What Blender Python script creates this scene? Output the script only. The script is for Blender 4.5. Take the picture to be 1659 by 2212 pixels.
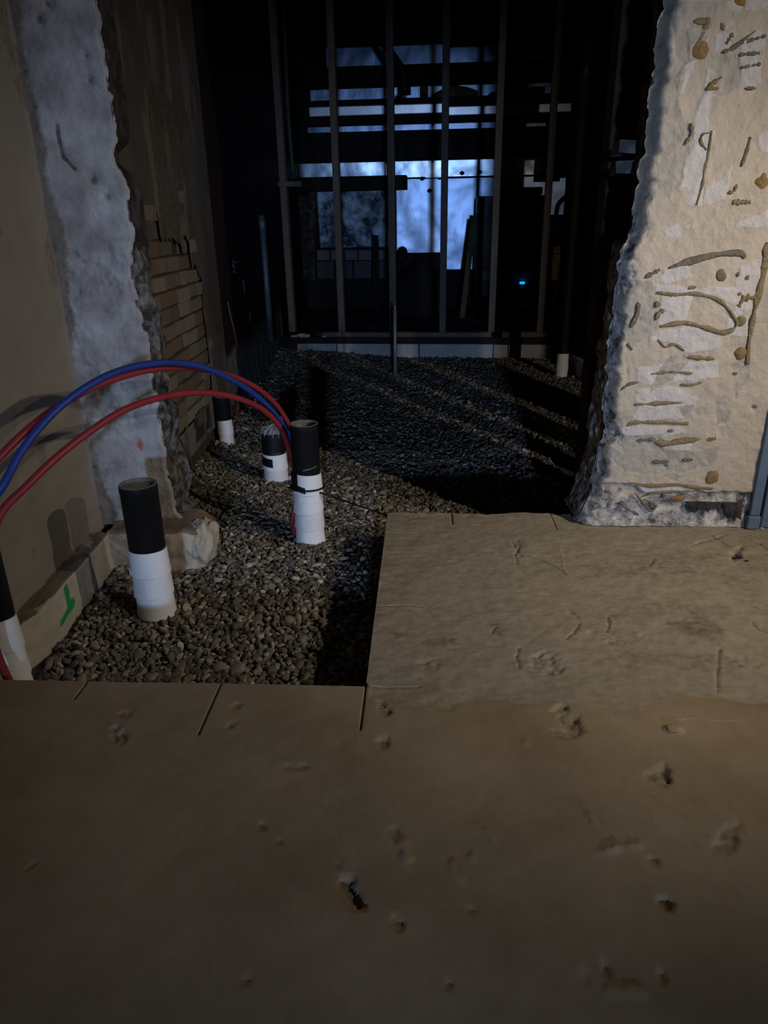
import bpy, math, random
import numpy as np
from mathutils import Matrix, Vector

# ------------------------------------------------------------------ clear
for o in list(bpy.data.objects):
    bpy.data.objects.remove(o, do_unlink=True)
SC = bpy.context.scene
COL = SC.collection
rng = np.random.default_rng(11)
random.seed(5)

# ------------------------------------------------------------------ camera
F_PX, EYE, PITCH, ROLL = 1534.0, 1.15, math.radians(22.0), math.radians(1.06)
_f = np.array([0, math.cos(PITCH), -math.sin(PITCH)])
_r = np.array([1.0, 0, 0]); _d = -np.cross(_r, _f)
FW = _f
XR = math.cos(ROLL) * _r + math.sin(ROLL) * _d
YD = -math.sin(ROLL) * _r + math.cos(ROLL) * _d
CAM = np.array([0, 0, EYE])
cd = bpy.data.cameras.new('camera'); cam = bpy.data.objects.new('camera', cd); COL.objects.link(cam)
m3 = Matrix(((XR[0], -YD[0], -FW[0], 0), (XR[1], -YD[1], -FW[1], 0), (XR[2], -YD[2], -FW[2], EYE), (0, 0, 0, 1)))
cam.matrix_world = m3
cd.sensor_fit = 'VERTICAL'; cd.sensor_height = 36.0; cd.lens = F_PX / 2212 * 36.0
cd.clip_start = 0.05; cd.clip_end = 100
SC.camera = cam

# survey helpers: sight lines of the photograph met with real planes of the place
def ray(px, py): return FW + XR * (px - 829.5) / F_PX + YD * (py - 1106) / F_PX
def atp(px, py, P, n):
    d = ray(px, py); P = np.array(P, float); n = np.array(n, float)
    return CAM + d * (np.dot(P - CAM, n) / np.dot(d, n))
def atz(px, py, z): return atp(px, py, (0, 0, z), (0, 0, 1))
def aty(px, py, y): return atp(px, py, (0, y, 0), (0, 1, 0))
def atx(px, py, x): return atp(px, py, (x, 0, 0), (1, 0, 0))

# ------------------------------------------------------------------ world, lamps, exposure
w = bpy.data.worlds.new('night'); SC.world = w; w.use_nodes = True
w.node_tree.nodes['Background'].inputs[0].default_value = (0.75, 0.85, 1.0, 1)
w.node_tree.nodes['Background'].inputs[1].default_value = 0.0008
vs = SC.view_settings
vs.view_transform = 'Standard'; vs.look = 'None'; vs.exposure = 0.0; vs.gamma = 1.0; vs.use_curve_mapping = False

def lamp(name, kind, loc, target, power, colour, **kw):
    l = bpy.data.lights.new(name, kind); o = bpy.data.objects.new(name, l); COL.objects.link(o)
    l.energy = power; l.color = colour
    for k, v in kw.items(): setattr(l, k, v)
    o.location = loc
    d = Vector(target) - Vector(loc)
    o.rotation_euler = d.to_track_quat('-Z', 'Y').to_euler()
    return o
# work lamp on a stand beside the pier, out of frame on the right
lamp('work_lamp', 'SPOT', (1.90, 1.65, 1.60), (-0.3, 2.5, 0.0), 62, (1.0, 0.87, 0.73),
     spot_size=math.radians(106), spot_blend=1.0, shadow_soft_size=0.035)
# second site lamp farther behind on the right, shining past the pier
lamp('site_lamp', 'SPOT', (3.4, -0.8, 2.4), (0.9, 4.2, 0.0), 330, (1.0, 0.88, 0.74),
     spot_size=math.radians(68), spot_blend=1.0, shadow_soft_size=0.03)
# cold torch behind the camera, shining down the trench
lamp('cold_lamp', 'SPOT', (0.22, -6.0, 1.4), (0.03, 4.0, 0.62), 1150, (0.42, 0.62, 1.0),
     spot_size=math.radians(25), spot_blend=0.9, shadow_soft_size=0.16)

# ------------------------------------------------------------------ noise
def _hash(i, j, k):
    h = (i * 374761393 + j * 668265263 + k * 2147483647) & 0xffffffff
    h = ((h ^ (h >> 13)) * 1274126177) & 0xffffffff
    return ((h ^ (h >> 16)) & 0xffff) / 65535.0
def vnoise(x, y, z=0.0):
    x = np.asarray(x, float); y = np.asarray(y, float); z = np.zeros_like(x) + z
    xi = np.floor(x).astype(np.int64); yi = np.floor(y).astype(np.int64); zi = np.floor(z).astype(np.int64)
    fx, fy, fz = x - xi, y - yi, z - zi
    fx, fy, fz = [t * t * (3 - 2 * t) for t in (fx, fy, fz)]
    r = 0
    for a in (0, 1):
        for b in (0, 1):
            for c in (0, 1):
                wgt = (fx if a else 1 - fx) * (fy if b else 1 - fy) * (fz if c else 1 - fz)
                r = r + wgt * _hash(xi + a, yi + b, zi + c)
    return r * 2 - 1
def fbm(x, y, z=0.0, oct=4):
    r = 0; amp = 0.5
    for i in range(oct):
        s = 2 ** i
        r = r + amp * vnoise(np.asarray(x) * s + 17 * i, np.asarray(y) * s - 9 * i, np.asarray(z) * s + 5 * i); amp *= 0.5
    return r
def sstep(a, b, x):
    t = np.clip((np.asarray(x, float) - a) / (b - a), 0, 1); return t * t * (3 - 2 * t)

# ------------------------------------------------------------------ materials
def material(name, c1, c2=None, scale=6.0, rough=0.85, metal=0.0, bump=0.25, bscale=60.0, layers=None,
             detail=6.0, contrast=(0.35, 0.65), spec=0.3, stretch=None, objrand=None, tint=False, emit=None):
    m = bpy.data.materials.new(name); m.use_nodes = True
    nt = m.node_tree; N = nt.nodes; L = nt.links
    b = N['Principled BSDF']
    b.inputs['Roughness'].default_value = rough; b.inputs['Metallic'].default_value = metal
    b.inputs['Specular IOR Level'].default_value = spec
    tc = N.new('ShaderNodeTexCoord'); src = tc.outputs['Object']
    if stretch:
        mp = N.new('ShaderNodeMapping'); mp.inputs['Scale'].default_value = stretch[:3]
        if len(stretch) > 3: mp.inputs['Rotation'].default_value[2] = stretch[3]
        L.new(src, mp.inputs['Vector']); bsrc = mp.outputs['Vector']
    else: bsrc = src
    def mix(fac, a, bb):
        x = N.new('ShaderNodeMix'); x.data_type = 'RGBA'
        if isinstance(fac, float): x.inputs[0].default_value = fac
        else: L.new(fac, x.inputs[0])
        for s, v in ((6, a), (7, bb)):
            if isinstance(v, tuple): x.inputs[s].default_value = (*v[:3], 1)
            else: L.new(v, x.inputs[s])
        return x.outputs[2]
    col = c1
    if c2 is not None:
        n = N.new('ShaderNodeTexNoise'); n.inputs['Scale'].default_value = scale; n.inputs['Detail'].default_value = detail
        n.inputs['Roughness'].default_value = 0.62; L.new(src, n.inputs['Vector'])
        rp = N.new('ShaderNodeMapRange'); rp.inputs[1].default_value = contrast[0]; rp.inputs[2].default_value = contrast[1]
        L.new(n.outputs['Fac'], rp.inputs[0])
        col = mix(rp.outputs[0], c1, c2)
    if objrand:
        oi = N.new('ShaderNodeObjectInfo'); cr = N.new('ShaderNodeValToRGB')
        cr.color_ramp.interpolation = 'CONSTANT'
        el = cr.color_ramp.elements
        while len(el) < len(objrand): el.new(0.5)
        for i, c in enumerate(objrand):
            el[i].position = i / len(objrand); el[i].color = (*c, 1)
        L.new(oi.outputs['Random'], cr.inputs[0])
        col = mix(0.55, col, cr.outputs[0]) if c2 is not None else cr.outputs[0]
    if tint:
        at = N.new('ShaderNodeAttribute'); at.attribute_name = 'tint'
        x = N.new('ShaderNodeMix'); x.data_type = 'RGBA'; x.blend_type = 'MULTIPLY'; x.inputs[0].default_value = 1.0
        if isinstance(col, tuple): x.inputs[6].default_value = (*col, 1)
        else: L.new(col, x.inputs[6])
        L.new(at.outputs['Color'], x.inputs[7]); col = x.outputs[2]
    if layers:
        at = N.new('ShaderNodeAttribute'); at.attribute_name = 'paint'
        sp = N.new('ShaderNodeSeparateColor'); L.new(at.outputs['Color'], sp.inputs[0])
        n2 = N.new('ShaderNodeTexNoise'); n2.inputs['Scale'].default_value = 45; n2.inputs['Detail'].default_value = 4; L.new(src, n2.inputs['Vector'])
        for i, c in enumerate(layers):
            ad = N.new('ShaderNodeMath'); ad.operation = 'MULTIPLY_ADD'; ad.inputs[1].default_value = 0.5; ad.inputs[2].default_value = -0.25
            L.new(n2.outputs['Fac'], ad.inputs[0])
            ad2 = N.new('ShaderNodeMath'); ad2.operation = 'ADD'; L.new(ad.outputs[0], ad2.inputs[0]); L.new(sp.outputs[i], ad2.inputs[1])
            mr = N.new('ShaderNodeMapRange'); mr.inputs[1].default_value = 0.38; mr.inputs[2].default_value = 0.62
            L.new(ad2.outputs[0], mr.inputs[0])
            cc = c
            if len(c) == 6:
                n3 = N.new('ShaderNodeTexNoise'); n3.inputs['Scale'].default_value = 22; n3.inputs['Detail'].default_value = 7; n3.inputs['Roughness'].default_value = .7
                L.new(src, n3.inputs['Vector'])
                r3 = N.new('ShaderNodeMapRange'); r3.inputs[1].default_value = .38; r3.inputs[2].default_value = .62; L.new(n3.outputs['Fac'], r3.inputs[0])
                cc = mix(r3.outputs[0], c[:3], c[3:])
            col = mix(mr.outputs[0], col, cc)
    if isinstance(col, tuple): b.inputs['Base Color'].default_value = (*col, 1)
    else: L.new(col, b.inputs['Base Color'])
    if bump > 0:
        n = N.new('ShaderNodeTexNoise'); n.inputs['Scale'].default_value = bscale; n.inputs['Detail'].default_value = 8
        n.inputs['Roughness'].default_value = 0.65; L.new(bsrc, n.inputs['Vector'])
        bp = N.new('ShaderNodeBump'); bp.inputs['Strength'].default_value = bump; bp.inputs['Distance'].default_value = 0.02
        L.new(n.outputs['Fac'], bp.inputs['Height']); L.new(bp.outputs[0], b.inputs['Normal'])
    if emit:
        b.inputs['Emission Color'].default_value = (*emit[:3], 1); b.inputs['Emission Strength'].default_value = emit[3]
    return m

MAT = dict(
    concrete=material('concrete', (0.20, 0.148, 0.088), (0.30, 0.228, 0.142), 2.2, 0.92, bump=0.09, bscale=26, spec=0.15,
                      stretch=(2.2, 0.35, 1, math.radians(-33)),
                      layers=[(0.23, 0.19, 0.135, 0.29, 0.245, 0.18), (0.13, 0.105, 0.078, 0.20, 0.165, 0.12), (0.38, 0.33, 0.26)]),
    concrete_old=material('concrete_old', (0.15, 0.115, 0.085), (0.22, 0.18, 0.14), 9, 0.95, bump=0.3, bscale=50,
                          layers=[(0.50, 0.45, 0.36, 0.42, 0.37, 0.30), (0.02, 0.30, 0.07), (0.17, 0.14, 0.09, 0.36, 0.31, 0.23)]),
    plaster_beige=material('plaster_beige', (0.285, 0.255, 0.21), (0.24, 0.215, 0.175), 3.5, 0.9, bump=0.12, bscale=30,
                           layers=[(0.28, 0.27, 0.275), (0.15, 0.125, 0.09), (0.3, 0.25, 0.17)]),
    plaster_grey=material('plaster_grey', (0.46, 0.45, 0.455), (0.25, 0.236, 0.23), 8.0, 0.88, bump=0.5, bscale=45, contrast=(0.36, 0.66),
                          layers=[(0.22, 0.185, 0.145, 0.17, 0.145, 0.12), (0.48, 0.10, 0.10), (0.075, 0.06, 0.05, 0.22, 0.2, 0.19)]),
    plaster_right=material('plaster_right', (0.47, 0.40, 0.315), (0.40, 0.345, 0.27), 7.0, 0.88, bump=0.45, bscale=48,
                           layers=[(0.52, 0.485, 0.46, 0.45, 0.415, 0.385), (0.40, 0.36, 0.30, 0.30, 0.275, 0.235), (0.05, 0.047, 0.05, 0.60, 0.56, 0.52)]),
    rubble_grey=material('rubble_grey', (0.05, 0.046, 0.044), (0.34, 0.325, 0.32), 24, 0.95, bump=1.0, bscale=70, contrast=(0.42, 0.68)),
    rubble=material('rubble', (0.08, 0.076, 0.09), (0.66, 0.63, 0.62), 30, 0.95, bump=1.0, bscale=70, contrast=(0.36, 0.60)),
    reveal_grey=material('reveal_grey', (0.10, 0.095, 0.10), (0.34, 0.32, 0.32), 14, 0.95, bump=0.7, bscale=60, contrast=(0.45, 0.7)),
    dark_rough=material('dark_rough', (0.03, 0.024, 0.022), (0.10, 0.09, 0.09), 12, 0.95, bump=0.6, bscale=60, contrast=(0.45, 0.7)),
    earth=material('earth', (0.05, 0.045, 0.04), (0.09, 0.08, 0.07), 20, 1.0, bump=0.8, bscale=60),
    stone=material('stone', (0.128, 0.117, 0.096), (0.195, 0.178, 0.147), 35, 0.85, bump=0.1, bscale=90, tint=True),
    brick=material('brick', (0.20, 0.178, 0.145), (0.29, 0.26, 0.22), 12, 0.92, bump=0.45, bscale=70,
                   objrand=[(0.22, 0.20, 0.17), (0.10, 0.085, 0.07), (0.20, 0.18, 0.155), (0.30, 0.28, 0.255), (0.17, 0.085, 0.055), (0.24, 0.20, 0.14), (0.08, 0.07, 0.06), (0.15, 0.13, 0.11)]),
    mortar=material('mortar', (0.05, 0.042, 0.034), (0.085, 0.074, 0.06), 18, 1.0, bump=0.8, bscale=60),
    skim=material('skim', (0.115, 0.11, 0.102), (0.082, 0.078, 0.073), 4, 0.92, bump=0.3, bscale=40,
                  layers=[(0.165, 0.158, 0.15), (0.03, 0.032, 0.038), (0.085, 0.072, 0.054)]),
    maroon=material('maroon', (0.030, 0.009, 0.014), (0.018, 0.007, 0.010), 6, 0.7, bump=0.5, bscale=26,
                    layers=[(0.20, 0.185, 0.18, 0.13, 0.12, 0.115), (0.11, 0.115, 0.13), (0.3, 0.3, 0.3)]),
    black_plastic=material('black_plastic', (0.006, 0.006, 0.007), (0.009, 0.009, 0.010), 20, 0.5, bump=0.04, bscale=60, spec=0.25),
    black_tape=material('black_tape', (0.006, 0.006, 0.007), None, rough=0.5, bump=0.05),
    rim=material('rim', (0.17, 0.17, 0.17), (0.10, 0.10, 0.10), 40, 0.4, bump=0.1),
    plug=material('plug', (0.24, 0.22, 0.19), (0.15, 0.135, 0.12), 30, 0.9, bump=0.3),
    wrap=material('wrap', (0.78, 0.79, 0.80), (0.66, 0.67, 0.69), 9, 0.55, bump=0.2, bscale=20, contrast=(0.3, 0.7), objrand=[(0.86, 0.87, 0.88), (0.66, 0.67, 0.69), (0.78, 0.79, 0.81), (0.58, 0.59, 0.61)]),
    film=material('film', (0.30, 0.31, 0.33), (0.12, 0.125, 0.135), 30, 0.25, bump=0.6, bscale=40, spec=0.6),
    hose_red=material('hose_red', (0.27, 0.028, 0.034), (0.23, 0.024, 0.03), 10, 0.42, bump=0.0),
    hose_blue=material('hose_blue', (0.022, 0.05, 0.24), (0.018, 0.042, 0.20), 10, 0.42, bump=0.0),
    glue=material('glue', (0.34, 0.265, 0.14), (0.22, 0.17, 0.09), 60, 0.85, bump=0.8, bscale=120),
    glue_ochre=material('glue_ochre', (0.34, 0.205, 0.085), (0.25, 0.155, 0.07), 60, 0.8, bump=0.8, bscale=90),
    glue_grey=material('glue_grey', (0.24, 0.205, 0.15), (0.15, 0.13, 0.10), 60, 0.8, bump=0.8, bscale=90),
    blue_paint=material('blue_paint', (0.085, 0.125, 0.19), (0.11, 0.15, 0.215), 14, 0.6, bump=0.15, bscale=30),
    board=material('board', (0.16, 0.115, 0.08), (0.12, 0.085, 0.06), 8, 0.9, bump=0.3),
    stud=material('stud', (0.115, 0.10, 0.09), (0.085, 0.075, 0.068), 9, 0.8, bump=0.15, bscale=40),
    dark_timber=material('dark_timber', (0.012, 0.010, 0.010), (0.02, 0.017, 0.015), 10, 0.9, bump=0.3),
    brown_post=material('brown_post', (0.06, 0.036, 0.024), (0.04, 0.026, 0.02), 8, 0.8, bump=0.2),
    curb=material('curb', (0.42, 0.42, 0.42), (0.30, 0.30, 0.30), 5, 0.9, bump=0.3, bscale=40),
    foil=material('foil', (0.30, 0.41, 0.62), (0.19, 0.265, 0.41), 1.6, 0.33, metal=1.0, bump=0.10, bscale=9, contrast=(0.3, 0.7), stretch=(1, 1, .3)),
    foil_dull=material('foil_dull', (0.34, 0.44, 0.56), (0.04, 0.05, 0.06), 5, 0.4, metal=1.0, bump=0.9, bscale=11, contrast=(0.38, 0.6)),
    foil_glint=material('foil_glint', (0.74, 0.88, 1.0), (0.54, 0.68, 0.92), 2.2, 0.32, metal=1.0, bump=0.12, bscale=5, contrast=(0.3, 0.6)),  # lighter copy of the foil; the lamp's glint is put into its colour
    sheet_metal=material('sheet_metal', (0.58, 0.62, 0.68), (0.46, 0.50, 0.56), 6, 0.36, metal=1.0, bump=0.06, bscale=6),
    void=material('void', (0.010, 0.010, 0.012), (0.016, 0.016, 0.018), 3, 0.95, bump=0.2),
    olive=material('olive', (0.12, 0.12, 0.03), (0.09, 0.09, 0.025), 8, 0.8, bump=0.3, bscale=12),
    yellow=material('yellow', (0.16, 0.13, 0.03), (0.13, 0.105, 0.025), 10, 0.6, bump=0.1),
    cabinet=material('cabinet', (0.022, 0.026, 0.036), (0.016, 0.019, 0.027), 8, 0.5, bump=0.05),
    cabinet_pale=material('cabinet_pale', (0.10, 0.11, 0.13), (0.075, 0.085, 0.10), 8, 0.5, bump=0.05),
    lath=material('lath', (0.06, 0.065, 0.03), (0.045, 0.045, 0.025), 8, 0.8, bump=0.1),
    zinc=material('zinc', (0.19, 0.20, 0.22), (0.13, 0.14, 0.155), 14, 0.5, metal=0.4, bump=0.1),
    green_pipe=material('green_pipe', (0.03, 0.06, 0.045), (0.02, 0.045, 0.035), 14, 0.45, bump=0.05),
    chalk=material('chalk', (0.33, 0.33, 0.34), None, rough=0.95, bump=0.2),
    led=material('led', (0.0, 0.2, 0.6), None, bump=0, emit=(0.0, 0.33, 1.0, 1.6)),
)

# ------------------------------------------------------------------ mesh helpers
def tag(o, label=None, category=None, group=None, kind=None):
    if label: o['label'] = label
    if category: o['category'] = category
    if group: o['group'] = group
    if kind: o['kind'] = kind
    return o
def empty(name, loc=(0, 0, 0)):
    o = bpy.data.objects.new(name, None); COL.objects.link(o); o.location = loc; o.empty_display_size = 0.1; return o
def fast_mesh(name, V, Fc, smooth=False):
    V = np.asarray(V, np.float32); Fc = np.asarray(Fc, np.int32); k = Fc.shape[1]
    me = bpy.data.meshes.new(name)
    me.vertices.add(len(V)); me.vertices.foreach_set('co', V.ravel())
    me.loops.add(Fc.size); me.loops.foreach_set('vertex_index', Fc.ravel())
    me.polygons.add(len(Fc)); me.polygons.foreach_set('loop_start', np.arange(0, Fc.size, k, dtype=np.int32))
    me.polygons.foreach_set('loop_total', np.full(len(Fc), k, np.int32))
    if smooth: me.polygons.foreach_set('use_smooth', np.ones(len(Fc), bool))
    me.update(calc_edges=True); me.validate()
    return me
def attr(me, name, C):
    a = me.attributes.new(name, 'FLOAT_COLOR', 'POINT')
    C = np.asarray(C, np.float32)
    if C.shape[1] == 3: C = np.hstack([C, np.ones((len(C), 1), np.float32)])
    a.data.foreach_set('color', C.ravel())
def link(name, me, mat, parent=None):
    o = bpy.data.objects.new(name, me); COL.objects.link(o)
    if mat is not None and not me.materials: me.materials.append(MAT[mat] if isinstance(mat, str) else mat)
    if parent is not None:
        o.parent = parent; o.matrix_parent_inverse = Matrix.Translation(-parent.location)
    return o
class MB:
    """collects pieces of one part"""
    def __init__(s): s.v = []; s.f = []
    def add(s, V, Fc):
        n = len(s.v); s.v += [tuple(map(float, p)) for p in V]; s.f += [tuple(n + i for i in f) for f in Fc]; return s
    def build(s, name, mat, parent=None, smooth=False, bevel=0.0):
        me = bpy.data.meshes.new(name); me.from_pydata(s.v, [], s.f); me.update()
        if smooth:
            for p in me.polygons: p.use_smooth = True
        o = link(name, me, mat, parent)
        if bevel:
            md = o.modifiers.new('bevel', 'BEVEL'); md.width = bevel; md.segments = 1; md.limit_method = 'ANGLE'
        return o
BOXF = [(0, 3, 2, 1), (4, 5, 6, 7), (0, 1, 5, 4), (1, 2, 6, 5), (2, 3, 7, 6), (3, 0, 4, 7)]
def boxv(x0, x1, y0, y1, z0, z1):
    return [(x0, y0, z0), (x1, y0, z0), (x1, y1, z0), (x0, y1, z0), (x0, y0, z1), (x1, y0, z1), (x1, y1, z1), (x0, y1, z1)]
def box(name, b, mat, parent=None, frame=None, bevel=0.0, jit=0.0):
    V = np.array(boxv(*b))
    if jit: V = V + rng.uniform(-jit, jit, V.shape)
    if frame is not None: V = frame(V)
    return MB().add(V, BOXF).build(name, mat, parent, bevel=bevel)
def grid(name, P, mat, parent=None, mask=None, paint=None, smooth=True, flip=False):
    """P: (nv,nu,3)"""
    nv, nu = P.shape[:2]
    idx = np.arange(nv * nu).reshape(nv, nu)
    q = np.stack([idx[:-1, :-1], idx[:-1, 1:], idx[1:, 1:], idx[1:, :-1]], -1)
    if flip: q = q[..., ::-1]
    q = q.reshape(-1, 4) if mask is None else q[mask]
    V = P.reshape(-1, 3)
    used = np.unique(q); re = -np.ones(len(V), np.int64); re[used] = np.arange(len(used))
    me = fast_mesh(name, V[used], re[q], smooth)
    if paint is not None: attr(me, 'paint', paint.reshape(-1, 3)[used])
    return link(name, me, mat, parent)
def resample(pts, n):
    P = np.array(pts, float); P = np.vstack([2 * P[0] - P[1], P, 2 * P[-1] - P[-2]])
    seg = len(P) - 3; out = []
    for t in np.linspace(0, seg - 1e-6, n):
        i = int(t); u = t - i; a, b, c, d = P[i:i + 4]
        out.append(0.5 * (2 * b + (c - a) * u + (2 * a - 5 * b + 4 * c - d) * u * u + (3 * b - a - 3 * c + d) * u ** 3))
    return np.array(out)
def sweep(pts, prof_fn, closed=True, up=(0, 0, 1)):
    """prof_fn(i,n)-> (k,2) cross-section in (side,up) axes"""
    pts = np.array(pts, float); n = len(pts)
    T = np.gradient(pts, axis=0); T /= np.linalg.norm(T, axis=1)[:, None] + 1e-12
    nrm = np.array(up, float); V = []; k = None
    for i in range(n):
        s = np.cross(T[i], nrm); s /= np.linalg.norm(s) + 1e-12
        nn = np.cross(s, T[i]); nrm = nn
        pr = prof_fn(i, n); k = len(pr)
        V += [pts[i] + s * a + nn * b for a, b in pr]
    Fc = []
    for i in range(n - 1):
        for j in range(k):
            j2 = (j + 1) % k
            Fc.append((i * k + j, i * k + j2, (i + 1) * k + j2, (i + 1) * k + j))
    Fc.append(tuple(range(k))[::-1]); Fc.append(tuple((n - 1) * k + j for j in range(k)))
    return V, Fc
def circ(r, k=10): return [(r * math.cos(2 * math.pi * j / k), r * math.sin(2 * math.pi * j / k)) for j in range(k)]
def tube(name, pts, r, mat, parent=None, n=None, k=10, up=(0, 0, 1)):
    P = resample(pts, n) if n else np.array(pts, float)
    V, Fc = sweep(P, lambda i, nn: circ(r, k), up=up)
    return MB().add(V, Fc).build(name, mat, parent, smooth=True)
def lathe(name, c, prof, mat, parent=None, k=40, tilt=(0, 0), wob=0.0, seed=0):
    """prof: list of (r,z) relative to c; tilt shears the rings (dx,dy per r) so tape turns run askew"""
    V = []; Fc = []
    for ri, (r, z) in enumerate(prof):
        for j in range(k):
            a = 2 * math.pi * j / k
            rr = r + wob * float(vnoise(math.cos(a) * 2 + seed, math.sin(a) * 2, z * 30))
            V.append((c[0] + rr * math.cos(a), c[1] + rr * math.sin(a), c[2] + z + tilt[0] * math.cos(a) * r + tilt[1] * math.sin(a) * r))
    for i in range(len(prof) - 1):
        for j in range(k):
            j2 = (j + 1) % k
            Fc.append((i * k + j, i * k + j2, (i + 1) * k + j2, (i + 1) * k + j))
    return MB().add(V, Fc).build(name, mat, parent, smooth=True)
def smooth_by_angle(o, ang=40):
    md = o.modifiers.new('es', 'EDGE_SPLIT'); md.split_angle = math.radians(ang)

# ------------------------------------------------------------------ the concrete slab (floor)
YAW = math.radians(-3.4)
EU = np.array([math.cos(YAW), math.sin(YAW), 0]); EV = np.array([-math.sin(YAW), math.cos(YAW), 0])
OC = np.array([-0.058, 1.598, 0.0])
def uv_of(p): d = np.asarray(p) - OC; return d @ EU, d @ EV
def slab_frame(V): V = np.asarray(V, float); return OC + V[..., :1] * EU + V[..., 1:2] * EV + V[..., 2:] * np.array([0, 0, 1.0])

cuts_v = []   # saw cuts running along v: (u, v0, v1)
for a, b in (((185, 1470), (163, 1512)), ((470, 1480), (433, 1588)), ((789, 1482), (777, 1577))):
    ua, va = uv_of(atz(*a, 0)); ub, vb = uv_of(atz(*b, 0)); cuts_v.append(((ua + ub) / 2, vb, 0.02))
cuts_v[2] = (0.0, cuts_v[2][1], 0.02)
for a, b in (((975, 1100), (977, 1131)), ((1186, 1095), (1200, 1141))):
    ua, va = uv_of(atz(*a, 0)); ub, vb = uv_of(atz(*b, 0)); cuts_v.append(((ua + ub) / 2, vb, 1.4))
cuts_u = []   # along u: (v, u0, u1)
for a, b in (((833, 1150), (905, 1150)), ((815, 1308), (912, 1308)), ((790, 1483), (910, 1483))):
    ua, va = uv_of(atz(*a, 0)); ub, vb = uv_of(atz(*b, 0)); cuts_u.append(((va + vb) / 2, -0.02, ub))
cuts_u[2] = (0.004, -0.02, cuts_u[2][2])

us = np.arange(-1.27, 1.75, 0.0052); vsx = np.concatenate([np.arange(-1.15, -0.1, 0.0065), np.arange(-0.1, 1.256, 0.0042)])
for c in cuts_v:
    us = us[np.abs(us - c[0]) > 0.0055]; us = np.concatenate([us, [c[0] - 0.0026, c[0], c[0] + 0.0026]])
for c in cuts_u:
    vsx = vsx[np.abs(vsx - c[0]) > 0.0055]; vsx = np.concatenate([vsx, [c[0] - 0.0026, c[0], c[0] + 0.0026]])
us = np.sort(np.concatenate([us[np.abs(us) > 0.003], [-0.0026, 0.0, 0.0026]])); us = us[np.concatenate([[True], np.diff(us) > 5e-4])]
vsx = np.sort(np.concatenate([vsx[np.abs(vsx) > 0.003], [0.0, 0.004]])); vsx = vsx[np.concatenate([[True], np.diff(vsx) > 5e-4])]
U, V = np.meshgrid(us, vsx)
Z = 0.0025 * fbm(U * 3, V * 3, 1.3) + 0.0008 * fbm(U * 22, V * 22, 4.0)
# rough pour beyond the sawn joint, smoother trowelled pour in front
rough_m = sstep(-0.085, -0.02, V + 0.09 * fbm(U * 6, V * 9, 2, 5)) * sstep(0.0, 0.02, U + 0.5 * sstep(0, 0.02, V))
Z += rough_m * (-0.003 + 0.0055 * fbm(U * 9, V * 9, 7.0, 6) + .0015 * fbm(U * 40, V * 55, 3, 3))
Z += (1 - rough_m) * 0.0011 * fbm((U * 0.84 + V * 0.54) * 42, (V * 0.84 - U * 0.54) * 3, 2.0, 3) * sstep(-.1, .25, fbm(U * 3, V * 3, 44))
stain = np.zeros_like(U); pale = np.zeros_like(U)
pits = [(825, 1522, 13, 22, .5, 1.0), (830, 1600, 16, 16, 0, .9), (1228, 1555, 24, 28, .3, 1.3), (1450, 1576, 16, 9, 0, -.8), (1425, 1672, 24, 30, -.6, 1.5),
        (757, 1925, 17, 42, .55, 1.5), (1438, 1950, 16, 13, 0, 1.3), (1570, 1812, 20, 50, -.75, .9), (1413, 1860, 15, 12, 0, .8), (255, 1582, 14, 22, .5, .9),
        (272, 1541, 16, 8, .2, .6), (512, 1525, 13, 8, .3, .5), (500, 1566, 12, 9, 0, .8), (860, 1992, 12, 14, .4, .9), (1180, 1428, 40, 24, 0, .8), (930, 1430, 30, 14, 0, .4),
        (1330, 1365, 60, 22, 0, .5), (1580, 1425, 50, 16, 0, .5), (568, 1785, 8, 9, .3, .7), (605, 1818, 8, 9, .3, .6), (66, 1872, 5, 18, -.5, .6), (1135, 1605, 14, 8, 0, -.4),
        (875, 1840, 14, 30, .2, -.5), (850, 1800, 14, 14, 0, .5), (1215, 1585, 30, 8, 0, .7), (1020, 1855, 9, 12, .2, -.5), (1345, 1830, 50, 5, .28, -.6), (1275, 1760, 8, 34, .25, -.4),
        (1055, 1800, 6, 26, .4, -.4), (985, 1880, 10, 26, .4, -.4), (1310, 2090, 12, 20, 0, .5), (1430, 2105, 10, 16, -.3, .5), (1265, 2110, 10, 14, 0, .4), (1020, 1965, 14, 8, -.3, .4), (970, 2125, 10, 12, 0, .4),
        (640, 1655, 26, 7, 0, .4), (533, 2115, 9, 9, 0, .35), (1345, 2140, 40, 14, 0, -.35), (1590, 1193, 9, 22, -.6, 1.2), (1530, 1165, 5, 26, -1.0, .6), (1115, 1185, 4, 20, .1, .6), (1235, 1320, 5, 16, .3, .5)]
for (px, py, a, b, ang, dep) in pits:
    p = atz(px, py, 0); u0, v0 = uv_of(p); dpt = 1534 / np.dot(p - CAM, FW)
    sv = math.sin(math.atan2(EYE, p[1]))
    A = a / dpt; B = b / dpt / sv
    sel = (np.abs(U - u0) < .2) & (np.abs(V - v0) < .25)
    du = U[sel] - u0; dv = V[sel] - v0
    ca, sa = math.cos(ang), math.sin(ang)
    x = (du * ca + dv * sa) / A; y = (-du * sa + dv * ca) / B
    r = np.sqrt(x * x + y * y) + 1.0 * fbm(du * 34 + px, dv * 34, 0.5, 4)
    prof = 1 - sstep(0.6, 1.15, r)
    Z[sel] -= 0.0085 * dep * prof * (0.8 + 1.1 * fbm(du * 60, dv * 60 + py, 2, 3))
    stain[sel] = np.maximum(stain[sel], prof * (0.42 if dep > 0 else 0))
    pale[sel] = np.maximum(pale[sel], prof * (0.35 if dep < 0 else 0))
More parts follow.
